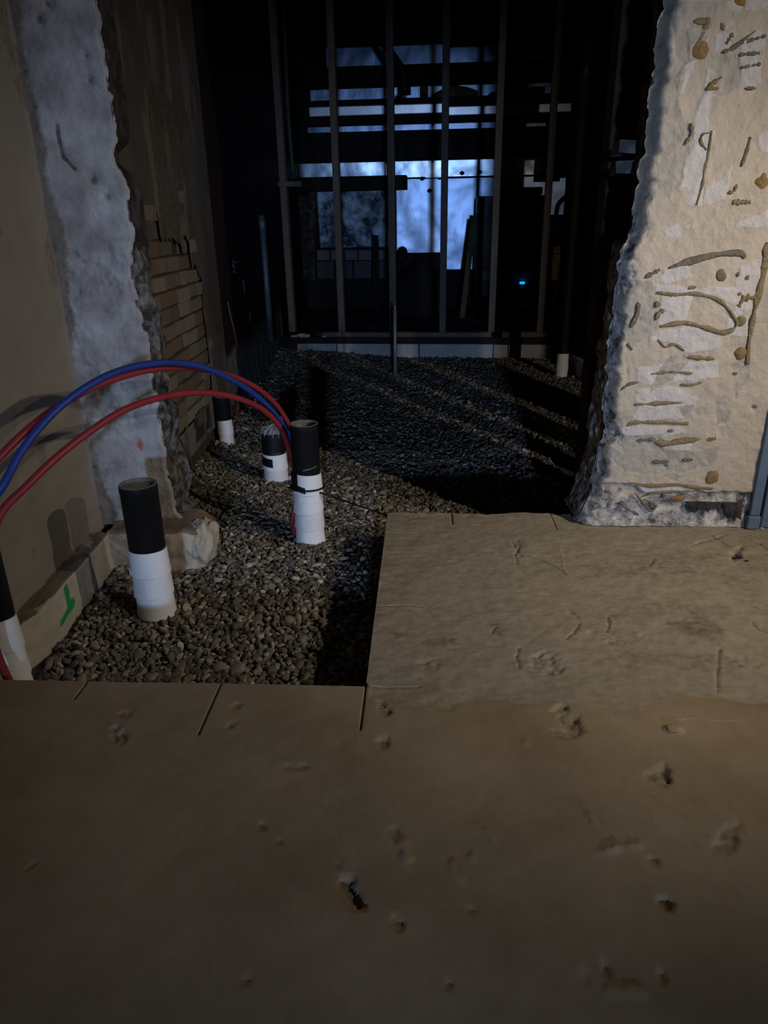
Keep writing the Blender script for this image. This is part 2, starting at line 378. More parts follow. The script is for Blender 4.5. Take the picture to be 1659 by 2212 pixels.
def crack(pts, wd, depth, dark, arr):
    q = [uv_of(atz(*p, 0)) for p in pts]
    for (u0, v0), (u1, v1) in zip(q[:-1], q[1:]):
        sel = (U > min(u0, u1) - .03) & (U < max(u0, u1) + .03) & (V > min(v0, v1) - .03) & (V < max(v0, v1) + .03)
        uu, vv = U[sel] + .006 * fbm(U[sel] * 40, V[sel] * 40, 8, 2), V[sel] + .006 * fbm(U[sel] * 40, V[sel] * 40, 18, 2)
        t = np.clip(((uu - u0) * (u1 - u0) + (vv - v0) * (v1 - v0)) / ((u1 - u0) ** 2 + (v1 - v0) ** 2), 0, 1)
        d = np.hypot(uu - u0 - t * (u1 - u0), vv - v0 - t * (v1 - v0)); k = 1 - sstep(wd * .4, wd, d)
        Z[sel] -= depth * k; arr[sel] = np.maximum(arr[sel], dark * k)
for pts in ([(1117, 1165), (1123, 1180), (1112, 1196), (1117, 1216)], [(1140, 1198), (1175, 1210), (1205, 1225), (1222, 1242)], [(1252, 1346), (1240, 1368), (1222, 1378)], [(1314, 1332), (1316, 1352), (1310, 1362)], [(1414, 1207), (1402, 1222), (1380, 1224)], [(1122, 1396), (1116, 1416), (1124, 1440)],
            [(1535, 1153), (1560, 1168), (1576, 1180)], [(1620, 1165), (1640, 1172), (1659, 1186)], [(1070, 1352), (1062, 1366)], [(1555, 1400), (1552, 1440), (1550, 1490)], [(1625, 1340), (1640, 1356), (1657, 1362)]): crack(pts, .0052, .004, .8, stain)
for pts in ([(1440, 1553), (1520, 1553), (1600, 1560)], [(1210, 1170), (1216, 1200), (1222, 1240)], [(840, 1200), (930, 1198)], [(1330, 1172), (1410, 1170)], [(1370, 1184), (1412, 1186)]): crack(pts, .0055, -.001, .55, pale)
for c, v0, v1 in cuts_v:
    s = (np.abs(U - c) < 1e-4) & (V > v0) & (V < v1); Z[s] -= 0.016; stain[s] = 0.9
for c, u0, u1 in cuts_u:
    s = (np.abs(V - c) < 1e-4) & (U > u0) & (U < u1); Z[s] -= 0.012; stain[s] = 0.75
stain = np.maximum(stain, rough_m * (0.46 * sstep(.35, .8, U) * sstep(1.15, .8, V) * sstep(-.12, .28, fbm(U * 4, V * 7, 23, 5))))
stain = np.maximum(stain, rough_m * (0.5 * sstep(0.05, 0.35, fbm(U * 5, V * 9, 3.3, 5)) * sstep(0.75, 0.2, V) + 0.15 * sstep(0, .3, fbm(U * 3, V * 3, 9))))
stain = np.maximum(stain, (1 - rough_m) * .36 * sstep(.05, .4, fbm(U * 2.2, V * 2.2, 61, 5)))
pale = np.maximum(pale, rough_m * sstep(1.15, 1.22, V) * 0.45 * sstep(-.1, .2, fbm(U * 14, V * 30, 2)))
paint = np.stack([rough_m, stain, pale], -1)
P = slab_frame(np.stack([U, V, Z], -1))
# broken far edge and slightly chipped sawn edges
edge_j = sstep(1.15, 1.256, V) * (0.03 * fbm(U * 7, U * 0, 4.4, 4) - 0.02 * sstep(.62, .8, U))
P += edge_j[..., None] * EV
Uc = (U[:-1, :-1] + U[1:, 1:]) / 2; Vc = (V[:-1, :-1] + V[1:, 1:]) / 2
mask = (Vc < 0) | (Uc > 0)
floor = grid('floor', P, 'concrete', mask=mask, paint=paint)
tag(floor, 'brown trowelled concrete slab with saw cuts and gouges', kind='structure')
# sawn sides of the slab and the slab's continuation towards and behind the camera
mb = MB()
nv, nu = U.shape
def skirt(line):
    L_ = np.array(line); n = len(L_); W = L_.copy(); W[:, 2] = -0.24
    mb.add(np.vstack([L_, W]), [(i, i + 1, n + i + 1, n + i) for i in range(n - 1)])
iv0 = int(np.argmin(np.abs(vsx))); iu0 = int(np.argmin(np.abs(us)))
skirt(P[iv0, :iu0 + 1]); skirt(P[iv0:, iu0]); skirt(P[-1, iu0:])
sides = mb.build('slab_side', 'concrete', floor)
box('slab_extension', (-1.6, 6.2, -9.0, -1.15, -0.2, 0.0), 'concrete', floor, frame=slab_frame)
box('slab_extension', (1.743, 6.2, -1.16, 1.25, -0.2, 0.0), 'concrete', floor, frame=slab_frame)

# ------------------------------------------------------------------ gravel
def gz(x, y):
    x = np.asarray(x, float); y = np.asarray(y, float)
    u = (x - OC[0]) * EU[0] + (y - OC[1]) * EU[1]
    z = -0.175 + 0.018 * fbm(x * 2.2, y * 2.2, 3) + 0.008 * fbm(x * 8, y * 8, 5)
    z = z + 0.075 * sstep(7.0, 7.9, y) * sstep(0.3, -0.9, x) + 0.02 * sstep(-0.35, -0.02, u) * sstep(3.2, 2.6, y)
    z = z + 0.03 * sstep(-0.95, -1.12, x)
    return z
xs = np.linspace(-1.3, 2.6, 160); ys = np.linspace(1.45, 8.05, 240)
X, Y = np.meshgrid(xs, ys)
bed = grid('gravel_bed', np.stack([X, Y, gz(X, Y) - 0.012], -1), 'earth')
tag(bed, 'bed of grey crushed gravel in the sawn-out floor trench', kind='structure')

def ico(sub):
    t = (1 + 5 ** .5) / 2
    v = [(-1, t, 0), (1, t, 0), (-1, -t, 0), (1, -t, 0), (0, -1, t), (0, 1, t), (0, -1, -t), (0, 1, -t), (t, 0, -1), (t, 0, 1), (-t, 0, -1), (-t, 0, 1)]
    f = [(0, 11, 5), (0, 5, 1), (0, 1, 7), (0, 7, 10), (0, 10, 11), (1, 5, 9), (5, 11, 4), (11, 10, 2), (10, 7, 6), (7, 1, 8), (3, 9, 4), (3, 4, 2), (3, 2, 6), (3, 6, 8), (3, 8, 9), (4, 9, 5), (2, 4, 11), (6, 2, 10), (8, 6, 7), (9, 8, 1)]
    v = [np.array(p) / np.linalg.norm(p) for p in v]
    for _ in range(sub):
        c = {}; nf = []
        def mid(a, b):
            k = (min(a, b), max(a, b))
            if k not in c:
                m = v[a] + v[b]; v.append(m / np.linalg.norm(m)); c[k] = len(v) - 1
            return c[k]
        for a, b, d in f:
            ab, bd, da = mid(a, b), mid(b, d), mid(d, a); nf += [(a, ab, da), (b, bd, ab), (d, da, bd), (ab, bd, da)]
        f = nf
    return np.array(v), np.array(f)
def rock(sub, s):
    v, f = ico(sub)
    n = 0.35 * vnoise(v[:, 0] * 1.3 + s * 7.1, v[:, 1] * 1.3, v[:, 2] * 1.3 + s)
    v = v * (1 + n[:, None])
    lim = 0.55 + 0.3 * rng.random(3)
    v = np.clip(v, -lim, lim) * np.array([1.15, 0.65 + .3 * rng.random(), 0.42 + .25 * rng.random()]) * 1.15
    return v, f
rocks1 = [rock(1, i) for i in range(14)]; rocks0 = [rock(0, i + 40) for i in range(10)]
def in_gravel(x, y):
    d = np.stack([x - OC[0], y - OC[1]], -1); u = d @ EU[:2]; v = d @ EV[:2]
    slab = (v < 0.012) | ((u > -0.012) & (v < 1.24))
    led = ((x < -1.135) & (y < 2.82)) | ((x < -0.76) & (y > 2.67) & (y < 2.97)) | (x < -1.1)
    pier = (x > 0.82) & (x < 1.5) & (y < 2.95)
    back = y > 7.72 - 0.14 * x
    return ~(slab | led | pier | back)
def scatter(x0, x1, y0, y1, sp, size):
    nx = int((x1 - x0) / sp); ny = int((y1 - y0) / sp)
    gx, gy = np.meshgrid(np.linspace(x0, x1, nx), np.linspace(y0, y1, ny))
    gx = gx.ravel() + rng.uniform(-.5, .5, gx.size) * sp; gy = gy.ravel() + rng.uniform(-.5, .5, gy.size) * sp
    k = in_gravel(gx, gy); gx = gx[k]; gy = gy[k]
    s = size * np.exp(rng.normal(0, .28, len(gx)))
    return gx, gy, s
def rotm(n):
    q = rng.normal(size=(n, 4)); q[:, 1:3] *= 0.35; q /= np.linalg.norm(q, axis=1)[:, None]
    w_, x, y, z = q.T
    return np.stack([np.stack([1 - 2 * (y * y + z * z), 2 * (x * y - z * w_), 2 * (x * z + y * w_)], -1),
                     np.stack([2 * (x * y + z * w_), 1 - 2 * (x * x + z * z), 2 * (y * z - x * w_)], -1),
                     np.stack([2 * (x * z - y * w_), 2 * (y * z + x * w_), 1 - 2 * (x * x + y * y)], -1)], -2)
def tints(n):
    b = np.clip(np.exp(rng.normal(-0.05, 0.5, n)), .3, 2.8)
    warm = rng.uniform(-.1, .14, n)
    return np.stack([b * (1 + warm), b, b * (1 - warm)], -1)
near = scatter(-1.15, 1.0, 1.60, 4.3, 0.0172, 0.0125)
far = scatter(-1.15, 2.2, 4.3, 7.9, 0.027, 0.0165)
order = np.argsort(near[1] + 0.15 * np.abs(near[0] + .5))
vis = [i for i in order if near[1][i] > 1.86][:300]
rest = np.setdiff1d(np.arange(len(near[0])), vis)
def bulk(x, y, s, rocks):
    Vs, Fs, Ts = [], [], []; off = 0
    which = rng.integers(0, len(rocks), len(x)); R = rotm(len(x)); T = tints(len(x))
    zz = gz(x, y) + rng.uniform(-.005, .006, len(x))
    for r, (v, f) in enumerate(rocks):
        k = np.where(which == r)[0]
        if not len(k): continue
        VV = np.einsum('nij,vj->nvi', R[k] * s[k][:, None, None], v) + np.stack([x[k], y[k], zz[k]], -1)[:, None, :]
        Vs.append(VV.reshape(-1, 3)); n = len(v)
        Fs.append((f[None] + (np.arange(len(k)) * n)[:, None, None] + off).reshape(-1, 3)); off += n * len(k)
        Ts.append(np.repeat(T[k], n, 0))
    return np.vstack(Vs), np.vstack(Fs), np.vstack(Ts)
V1, F1, T1 = bulk(near[0][rest], near[1][rest], near[2][rest], rocks1)
V2, F2, T2 = bulk(*far, rocks0); T2 = T2 * .72  # far stones tinted darker, standing in for shade at the trench's far end
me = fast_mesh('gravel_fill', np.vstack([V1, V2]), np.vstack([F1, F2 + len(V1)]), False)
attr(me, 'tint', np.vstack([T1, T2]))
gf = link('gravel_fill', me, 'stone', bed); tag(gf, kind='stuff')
stone_meshes = []
for i, (v, f) in enumerate(rocks1):
    mm = fast_mesh('stone', v, f, False); attr(mm, 'tint', np.repeat(tints(1), len(v), 0)); mm.materials.append(MAT['stone']); stone_meshes.append(mm)
for n_, i in enumerate(vis):
    o = bpy.data.objects.new('stone', stone_meshes[n_ % len(stone_meshes)]); COL.objects.link(o); o.parent = bed
    x, y, s = near[0][i], near[1][i], near[2][i]
    o.location = (x, y, float(gz(x, y)) + 0.003); o.scale = (s, s, s)
    o.rotation_euler = (random.uniform(-.5, .5), random.uniform(-.5, .5), random.uniform(0, 6.28))

# ------------------------------------------------------------------ left wall: beige plaster and the pier
YN = np.arange(0.2, 2.81, 0.013); ZN = np.arange(-0.05, 2.5, 0.013)
Yg, Zg = np.meshgrid(YN, ZN)
Xg = -1.2 + 0.004 * fbm(Yg * 4, Zg * 4, 2) + 0.0015 * fbm(Yg * 20, Zg * 20, 4)
Xg += -0.012 * sstep(0.09, 0.0, Zg) * sstep(-.2, .2, fbm(Yg * 15, Zg * 15, 3))
edge = sstep(2.72, 2.79, Yg + 0.03 * fbm(Yg * 3, Zg * 6, 8))
stn = 0.48 * sstep(0.1, 0.4, fbm(Yg * 5, Zg * 5, 12)) + 0.3 * sstep(.08, .0, Zg)
wl = grid('wall_left', np.stack([Xg, Yg, Zg], -1), 'plaster_beige', flip=False, paint=np.stack([edge * .75, stn, np.zeros_like(stn)], -1))
tag(wl, 'beige plastered wall beside the trench', kind='structure')
box('wall_core', (-1.5, -1.205, -8.9, 2.9, -0.25, 4.2), 'plaster_beige', wl)
box('wall_lower', (-1.205, -1.198, -8.9, 0.22, -0.02, 4.2), 'plaster_beige', wl)

# pier: front face, broken edge and dark reveal
pier = empty('wall_left_pier', (-1.05, 2.8, 0)); tag(pier, kind='structure')
sz = np.arange(-0.02, 2.4, 0.0065)
Tg, Zg = np.meshgrid(np.linspace(0, 1, 60), sz)
zk = [0, .03, .15, .3, .5, .65, .74, .85, .95, 1.02, 1.1, 1.2, 1.32, 1.36, 1.40, 1.45, 1.5, 2.4]
xk = [-.86, -.885, -.89, -.895, -.9, -.905, -.895, -.915, -.935, -.92, -.905, -.9, -.902, -.925, -.935, -.91, -.912, -.92]
ex = np.interp(Zg, zk, xk) + 0.016 * fbm(Zg * 0, Zg * 26, 3, 5)
Xg = -1.215 + Tg * (ex + 1.215)
rough = sstep(0.0, 0.35, fbm(Xg * 5, Zg * 4, 6, 4)) * sstep(2.2, 0.9, Zg)
Yp = 2.8 + 0.006 * fbm(Xg * 6, Zg * 6, 1) - 0.010 * (0.3 + rough) * fbm(Xg * 30, Zg * 30, 9, 4)
Yp += 0.006 * sstep(.07, .0, Zg) + .012 * sstep(.97, 1.0, Tg)
def spot_px(px, py, r): p = aty(px, py, 2.8); return np.exp(-(((Xg - p[0]) ** 2 + (Zg - p[2]) ** 2) / r ** 2))
scr = np.zeros_like(Xg)
sp_ = [aty(*q, 2.8) for q in ((122, 272), (128, 310), (136, 340), (162, 366))]
for a, b in zip(sp_[:-1], sp_[1:]):
    for t in np.linspace(0, 1, 14):
        q = a + (b - a) * t; scr = np.maximum(scr, np.exp(-(((Xg - q[0]) / .008) ** 2 + ((Zg - q[2]) / .008) ** 2)))
Yp += 0.006 * scr
for q, r, dp in (((185, 120), .012, .01), ((192, 172), .012, .012), ((85, 40), .02, .008), ((55, 155), .02, .006), ((70, 232), .015, .008), ((25, 235), .02, .008), ((100, 5), .02, .012), ((200, 1010), .016, .008), ((200, 390), .03, .01), ((230, 425), .025, .01)):
    g = spot_px(*q, r); Yp += dp * g; scr = np.maximum(scr, g * .62)
red = 0.56 * spot_px(303, 966, .030) + 0.40 * spot_px(298, 932, .045) + 0.30 * spot_px(294, 895, .035) + .30 * spot_px(312, 1003, .030)
brown = 0.75 * sstep(-1.12, -1.2, Xg + .09 * fbm(Xg * 3, Zg * 3, 2)) * sstep(.4, .9, Zg) + 0.72 * sstep(.15, .42, fbm(Xg * 5, Zg * 2.2, 21, 4)) + .25 * sstep(.5, 0, Zg) * sstep(.0, .3, fbm(Xg * 9, Zg * 9, 2)) + .6 * sstep(-1.1, -1.19, Xg) * sstep(.6, .2, Zg)
grid('front_face', np.stack([Xg, Yp, Zg], -1), 'plaster_grey', pier, paint=np.stack([np.clip(brown, 0, .8), red, np.clip(scr, 0, 1)], -1))
# the reveal, dark brown above, rubble below
sy = np.arange(2.806, 3.0, 0.009); sz2 = np.arange(-0.2, 2.4, 0.009)
Yg, Zg = np.meshgrid(sy, sz2)
bul = sstep(1.12, 0.95, Zg) * sstep(-.05, 0.1, Zg)
exz = np.interp(Zg, zk, xk)
Xr = exz - 0.006 + 0.010 * fbm(Yg * 10, Zg * 10, 5) + bul * (0.05 * fbm(Yg * 9, Zg * 7, 2, 5) + 0.02) * sstep(2.8, 2.86, Yg)
Xr -= 0.05 * np.exp(-(((Zg - 1.40) / .05) ** 2))
lowm = Zg[:-1, :-1] < 1.07 + 0.04 * fbm(Yg[:-1, :-1] * 9, Zg[:-1, :-1] * 3)
PR = np.stack([Xr, Yg, Zg], -1)
grid('reveal_upper', PR, 'dark_rough', pier, mask=~lowm); grid('reveal_lower', PR, 'rubble_grey', pier, mask=lowm)
box('pier_core', (-1.49, -0.975, 2.815, 2.99, -0.25, 4.2), 'dark_rough', pier)
box('front_upper', (-1.2, -0.92, 2.8, 2.82, 2.39, 4.2), 'plaster_grey', pier)

# ledge: strip of the old slab left standing along the wall and round the pier
ledge = empty('trim_1', (-1.15, 2.4, 0)); tag(ledge, 'strip of old sawn slab left along the beige wall', kind='structure')
yl = np.arange(1.84, 2.69, 0.012); tt = np.linspace(0, 1, 30)
lip = -1.128 - 0.05 * sstep(2.05, 1.86, yl) + 0.004 * fbm(yl * 9, yl * 0)
prof = []
for t in tt:
    if t < .3: prof.append(np.stack([-1.21 + (lip + 1.21) * (t / .3), yl, 0.0 + 0.006 * fbm(yl * 14 + t * 9, yl * 0 + t * 20, 2) - 0.03 * sstep(1.98, 1.86, yl)], -1))
    else:
        k = (t - .3) / .7
        prof.append(np.stack([lip + 0.004 * fbm(yl * 12, yl * 0 + k * 6, 5) + 0.01 * k, yl, -0.0 - 0.25 * k - 0.03 * sstep(1.98, 1.86, yl) * (1 - k)], -1))
PL = np.stack(prof, 0)
pale = np.repeat(((tt > .31) * 1.0)[:, None], len(yl), 1)
pale[:9] = 0.55 * sstep(.15, .35, fbm(PL[:9, :, 0] * 20, PL[:9, :, 1] * 9, 4)) + .55 * sstep(2.0, 1.9, PL[:9, :, 1])
grn = np.zeros_like(pale)
for a, b, r in (((144, 1262), (150, 1312), .021), ((150, 1312), (133, 1345), .014), ((158, 1300), (150, 1316), .017)):
    pa, pb = atx(*a, -1.125), atx(*b, -1.125)
    for t in np.linspace(0, 1, 25):
        q = pa + (pb - pa) * t
        grn = np.maximum(grn, 1.0 * np.exp(-(((PL[..., 1] - q[1]) / r) ** 2 + ((PL[..., 2] - q[2]) / r) ** 2) ** 2) * (np.arange(30)[:, None] > 9))
grid('ledge_along_wall', PL, 'concrete_old', ledge, paint=np.stack([pale, grn, 0 * pale], -1), flip=True, smooth=False)
box('ledge_end', (-1.21, -1.18, 1.80, 1.86, -.25, -.03), 'concrete_old', ledge, jit=.006)
xl = np.arange(-1.135, -0.735, 0.01); prof = []
fr = 2.665 + 0.006 * fbm(xl * 14, xl * 0, 2) + 0.10 * sstep(-.80, -.735, xl)
for t in tt:
    if t < .35:
        k = t / .35; prof.append(np.stack([xl, 2.92 + (fr - 2.92) * k, 0.004 + 0.012 * fbm(xl * 18, xl * 0 + k * 6, 2) - 0.05 * sstep(-.82, -.735, xl)], -1))
    else:
        k = (t - .35) / .65; prof.append(np.stack([xl + 0.012 * fbm(xl * 12, xl * 0 + k * 5, 8), fr - 0.01 + 0.012 * fbm(xl * 16, xl * 0 + k * 7, 3) * (1 + sstep(-.85, -.78, xl)), -0.26 * k - 0.04 * sstep(-.82, -.735, xl) * (1 - k)], -1))
PL = np.stack(prof, 0); face = np.repeat(((tt > .36) * 1.0)[:, None], len(xl), 1)
rough_l = face * sstep(-1.0, -1.04, PL[..., 0] + .10 * PL[..., 2])
grid('ledge_round_pier', PL, 'concrete_old', ledge, paint=np.stack([face, 0 * face, rough_l], -1), smooth=False, flip=False)
v, f = ico(3); n = 1 + .5 * fbm(v[:, 0] * 2.4 + 3, v[:, 1] * 2.4, v[:, 2] * 2.4, 4)
mm = fast_mesh('broken_lump', np.array([-0.775, 2.78, -0.10]) + v * n[:, None] * np.array([.055, .115, .112]), f, False)
attr(mm, 'paint', np.tile([[1.0, 0, .35]], (len(v), 1))); link('broken_lump', mm, 'concrete_old', ledge)

# ------------------------------------------------------------------ brick wall behind the pier
bw = empty('wall_left_brick', (-1.1, 4.2, 0)); tag(bw, kind='structure')
box('mortar_bed', (-1.4, -1.116, 2.95, 5.06, -0.05, 4.2), 'mortar', bw)
bm = MB().add(boxv(-.5, .5, -.5, .5, -.5, .5), BOXF)
meb = bpy.data.meshes.new('brick'); meb.from_pydata(bm.v, [], bm.f); meb.materials.append(MAT['brick'])
CH, BL = 0.083, 0.222
for c in range(15):
    z = 0.105 + c * CH
    y = 3.28 + (0.11 if c % 2 else 0.0) + random.uniform(-.02, .02)
    while y < 4.62:
        ln = BL * (0.5 if random.random() < .18 else 1.0)
        if not (z > 0.98 and random.random() < .08):
            o = bpy.data.objects.new('brick', meb); COL.objects.link(o); o.parent = bw
            o.matrix_parent_inverse = Matrix.Translation(-bw.location)
            px_ = random.uniform(-.012, .008)
            o.location = (-1.135 + px_, y + ln / 2, z + CH / 2 + random.uniform(-.003, .003))
            o.scale = (0.07, ln - random.uniform(.016, .03), CH - random.uniform(.010, .018))
            o.rotation_euler = (random.uniform(-.015, .015), random.uniform(-.03, .03), random.uniform(-.03, .03))
        y += ln
# skim plaster still on the upper wall, ragged lower border, and a strip at the end
yy = np.arange(2.98, 5.07, 0.014); zz = np.arange(-0.10, 2.9, 0.014)
Yg, Zg = np.meshgrid(yy, zz)
bord = 1.16 - 0.20 * sstep(4.0, 4.5, Yg) + 0.07 * fbm(Yg * 9, Yg * 0 + 3, 1, 4) + .05 * np.sign(vnoise(Yg * 9, Yg * 0))
strip = (Yg > 4.56 + 0.05 * fbm(Zg * 6, Zg * 0, 7)) & (Zg > 0.02)
low = (Zg < 0.115 + 0.03 * fbm(Yg * 7, Yg * 0, 5)) & (Zg > -0.07 + .03 * fbm(Yg * 5, Yg * 0, 15))
keep = (Zg > bord) | strip | low
blackp = ((Yg > 4.02) & (Yg < 4.42) & (Zg > -0.03) & (Zg < .11)) * (0.9 * sstep(-.25, .0, fbm(Yg * 11, Zg * 11, 3)))
br = 0.55 * sstep(.0, .35, fbm(Yg * 3, Zg * 1.3, 11)) * (~low) + .35 * low
Xg = -1.094 + 0.003 * fbm(Yg * 9, Zg * 9, 2)
grid('skim_plaster', np.stack([Xg, Yg, Zg], -1), 'skim', bw, mask=keep[:-1, :-1],
     paint=np.stack([.7 * sstep(.0, .3, fbm(Yg * 6, Zg * 1.5, 31)) + .4 * low, blackp, br], -1), smooth=False)
box('skim_upper', (-1.115, -1.095, 2.96, 5.06, 2.88, 4.2), 'skim', bw)
yy = np.arange(2.98, 8.1, 0.04); zz = np.linspace(-.35, .0, 10); Yg, Zg = np.meshgrid(yy, zz)
grid('footing', np.stack([-1.11 + .02 * fbm(Yg * 6, Zg * 9, 4) - .03 * Zg, Yg, Zg], -1), 'mortar', bw, smooth=False)

# maroon painted stretch
wm = empty('wall_left_maroon', (-1.1, 6.5, 0)); tag(wm, kind='structure')
yy = np.arange(5.06, 8.15, 0.022); zz = np.arange(-0.25, 3.2, 0.022); Yg, Zg = np.meshgrid(yy, zz)
wear = sstep(.52, .12, Zg + .16 * fbm(Yg * 2.5, Zg * 2, 3)) * .9
Xg = -1.1 + .006 * fbm(Yg * 5, Zg * 5, 1) + wear * .012 * fbm(Yg * 14, Zg * 14, 6)
jm = (np.abs(((Zg + .02) / .083) % 1 - .5) > .42) * .004
grid('painted_face', np.stack([Xg - jm, Yg, Zg], -1), 'maroon', wm, paint=np.stack([wear, 0 * wear, 0 * wear], -1))
box('wall_core', (-1.4, -1.12, 5.05, 11.6, -0.25, 4.2), 'maroon', wm)
box('painted_upper', (-1.12, -1.1, 5.06, 8.15, 3.18, 4.2), 'maroon', wm)
def stroke(name, pts, w_, h, mat, parent, normal, n=16, taper=.45, rag=.25, seed=0):
    P_ = resample(pts, n); N_ = np.array(normal, float)
    def pf(i, nn):
        t = i / (nn - 1); k = (1 - taper * abs(2 * t - 1) ** 3) * (1 + rag * float(vnoise(t * 9 + seed, seed * 3.1)))
        return [(-w_ / 2 * k, -.002), (-w_ / 2 * k * .7, h * .7), (0, h * (1 + .3 * float(vnoise(t * 14, seed)))), (w_ / 2 * k * .7, h * .7), (w_ / 2 * k, -.002)]
    V_, F_ = sweep(P_, pf, up=N_)
    return MB().add(V_, F_).build(name, mat, parent, smooth=True)
def c6(x, y): return (220 + x / 3.686, 400 + y / 3.686)
for s_ in ([(1045, 600), (1055, 616), (1092, 612)], [(1058, 620), (1044, 642), (1070, 660), (1050, 690), (1078, 696)],
           [(1005, 930), (1030, 1050), (1060, 1180), (1080, 1290)], [(1125, 750), (1140, 850)], [(1180, 1010), (1180, 1100)]):
    stroke('chalk_scratch', [atx(*c6(*q), -1.097) for q in s_], .014, .001, 'chalk', wm, (1, 0, 0), rag=.5, seed=s_[0][0])

# ------------------------------------------------------------------ right pier with its glue trails
RP0 = np.array([0.79, 2.647, 0.0]); RE = EU; RN = np.array([math.sin(YAW), -math.cos(YAW), 0])   # RN faces the camera side
def atr(px, py): return atp(px, py, RP0, RN)
def rs(p): return (np.asarray(p) - RP0) @ RE
wr = empty('wall_right', (1.12, 2.65, 0)); tag(wr, kind='structure')
zz = np.arange(0, 2.15, 0.0045)
Tg, Zg = np.meshgrid(np.linspace(0, 1, 152), zz)
zk = [0, .05, .12, .2, .4, .6, .8, 1.0, 1.06, 1.09, 1.2, 1.3, 1.36, 1.5, 1.8, 2.2]
sk = [0., .015, .04, .055, .065, .062, .062, .066, .07, .083, .095, .10, .105, .112, .122, .13]
eL = np.interp(Zg, zk, sk) + .018 * fbm(Zg * 0, Zg * 22, 4, 5)
S = eL + (0.668 - eL) * Tg
def patch(poly, crop):
    """soft polygon mask in face coordinates"""
    if crop == 7: q = [(1200 + x / 3.614, y / 3.614) for x, y in poly]
    else: q = [(1200 + x / 3.351, 560 + y / 3.351) for x, y in poly]
    pts = [(rs(p), p[2]) for p in (atr(*a) for a in q)]
    Sx = S + .012 * fbm(S * 18, Zg * 18, 3, 4); Zx = Zg + .012 * fbm(S * 18, Zg * 18, 13, 4)
    ins = np.zeros(S.shape, bool); n = len(pts); j = n - 1
    for i in range(n):
        (x1, y1), (x2, y2) = pts[i], pts[j]
        c = ((y1 > Zx) != (y2 > Zx)) & (Sx < (x2 - x1) * (Zx - y1) / (y2 - y1 + 1e-9) + x1); ins ^= c; j = i
    return ins * 1.0
white = np.zeros_like(S)
for poly in ([(1035, 215), (1190, 225), (1180, 300), (1080, 520), (1010, 720), (945, 710), (960, 580), (1035, 480)], [(1300, 0), (1480, 0), (1400, 200), (1330, 390), (1230, 400), (1225, 170)],
             [(1195, 545), (1325, 590), (1310, 700), (1190, 780), (1190, 1010), (1240, 1020), (1170, 1280), (1130, 1600), (1040, 1600), (955, 1480), (1010, 1300), (1090, 1110), (1070, 1040), (1120, 800), (1175, 720)],
             [(1480, 200), (1600, 180), (1640, 330), (1610, 640), (1480, 690), (1430, 560), (1440, 300)], [(1180, 1380), (1300, 1390), (1370, 1290), (1350, 1440), (1320, 1560), (1140, 1600)],
             [(1420, 1740), (1659, 1640), (1659, 1780), (1400, 1780)], [(855, 1800), (950, 1740), (980, 1830), (930, 1870), (860, 1860)], [(1580, 1050), (1659, 1040), (1659, 1190), (1590, 1170)],
             [(1000, 1760), (1080, 1720), (1120, 1790), (1050, 1820)], [(1480, 0), (1659, 0), (1659, 40), (1560, 110), (1490, 80)], [(870, 200), (910, 250), (930, 470), (880, 490), (840, 330)]): white = np.maximum(white, patch(poly, 7))
for poly in ([(720, 170), (1000, 210), (1300, 200), (1290, 340), (1120, 270), (850, 265), (730, 235)], [(760, 265), (1000, 270), (980, 330), (940, 440), (750, 480), (735, 400)], [(760, 500), (1000, 500), (1200, 545), (1180, 640), (950, 680), (830, 600), (680, 600), (690, 560), (745, 545)],
             [(600, 780), (900, 740), (1160, 740), (1180, 860), (1000, 880), (720, 900), (590, 890)], [(590, 930), (850, 920), (1020, 1000), (1000, 1140), (700, 1170), (560, 1160), (590, 1060), (570, 1010)],
             [(560, 1210), (900, 1210), (960, 1250), (740, 1300), (380, 1250)], [(780, 1340), (1000, 1330), (990, 1390), (760, 1380)], [(540, 1640), (900, 1660), (1100, 1690), (900, 1740), (640, 1720)], [(820, 60), (960, 40), (980, 130), (800, 180), (720, 150)],
             [(1330, 60), (1480, 0), (1538, 0), (1440, 350), (1300, 420), (1290, 250)], [(1250, 430), (1400, 420), (1390, 560), (1240, 560)]): white = np.maximum(white, patch(poly, 8) * .9)
grey = np.zeros_like(S)
for poly in ([(780, 200), (1030, 560), (960, 800), (1080, 1040), (1010, 1300), (900, 1560), (800, 1500), (760, 1100), (800, 700)], [(860, 0), (1290, 0), (1230, 170), (1100, 480), (940, 580), (900, 300)], [(1210, 430), (1430, 430), (1440, 680), (1280, 760), (1210, 700)]): grey = np.maximum(grey, patch(poly, 7) * .62)
for poly in ([(420, 150), (700, 170), (740, 480), (680, 560), (560, 640), (450, 560)], [(830, 690), (1000, 690), (920, 800), (780, 900), (690, 960), (720, 860)], [(1160, 1010), (1230, 980), (1275, 1070), (1240, 1190), (1160, 1210)], [(480, 1280), (760, 1260), (780, 1390), (1000, 1400), (1190, 1370), (1120, 1500), (760, 1560), (500, 1540), (380, 1420)],
             [(880, 1060), (1010, 1040), (1000, 1150), (920, 1130)], [(1250, 760), (1400, 720), (1400, 880), (1300, 1020), (1310, 830)], [(760, 1560), (930, 1560), (860, 1610)]): grey = np.maximum(grey, patch(poly, 8) * .75)
grey = np.maximum(grey, .6 * sstep(.10, .0, S - eL) * sstep(-.2, .2, fbm(S * 9, Zg * 9, 3)))
white *= sstep(-.45, -.2, fbm(S * 7, Zg * 7, 41, 5))
lowp = sstep(0.155, 0.145, Zg + .012 * fbm(S * 20, Zg * 6, 2) - .03 * sstep(.25, .2, S))
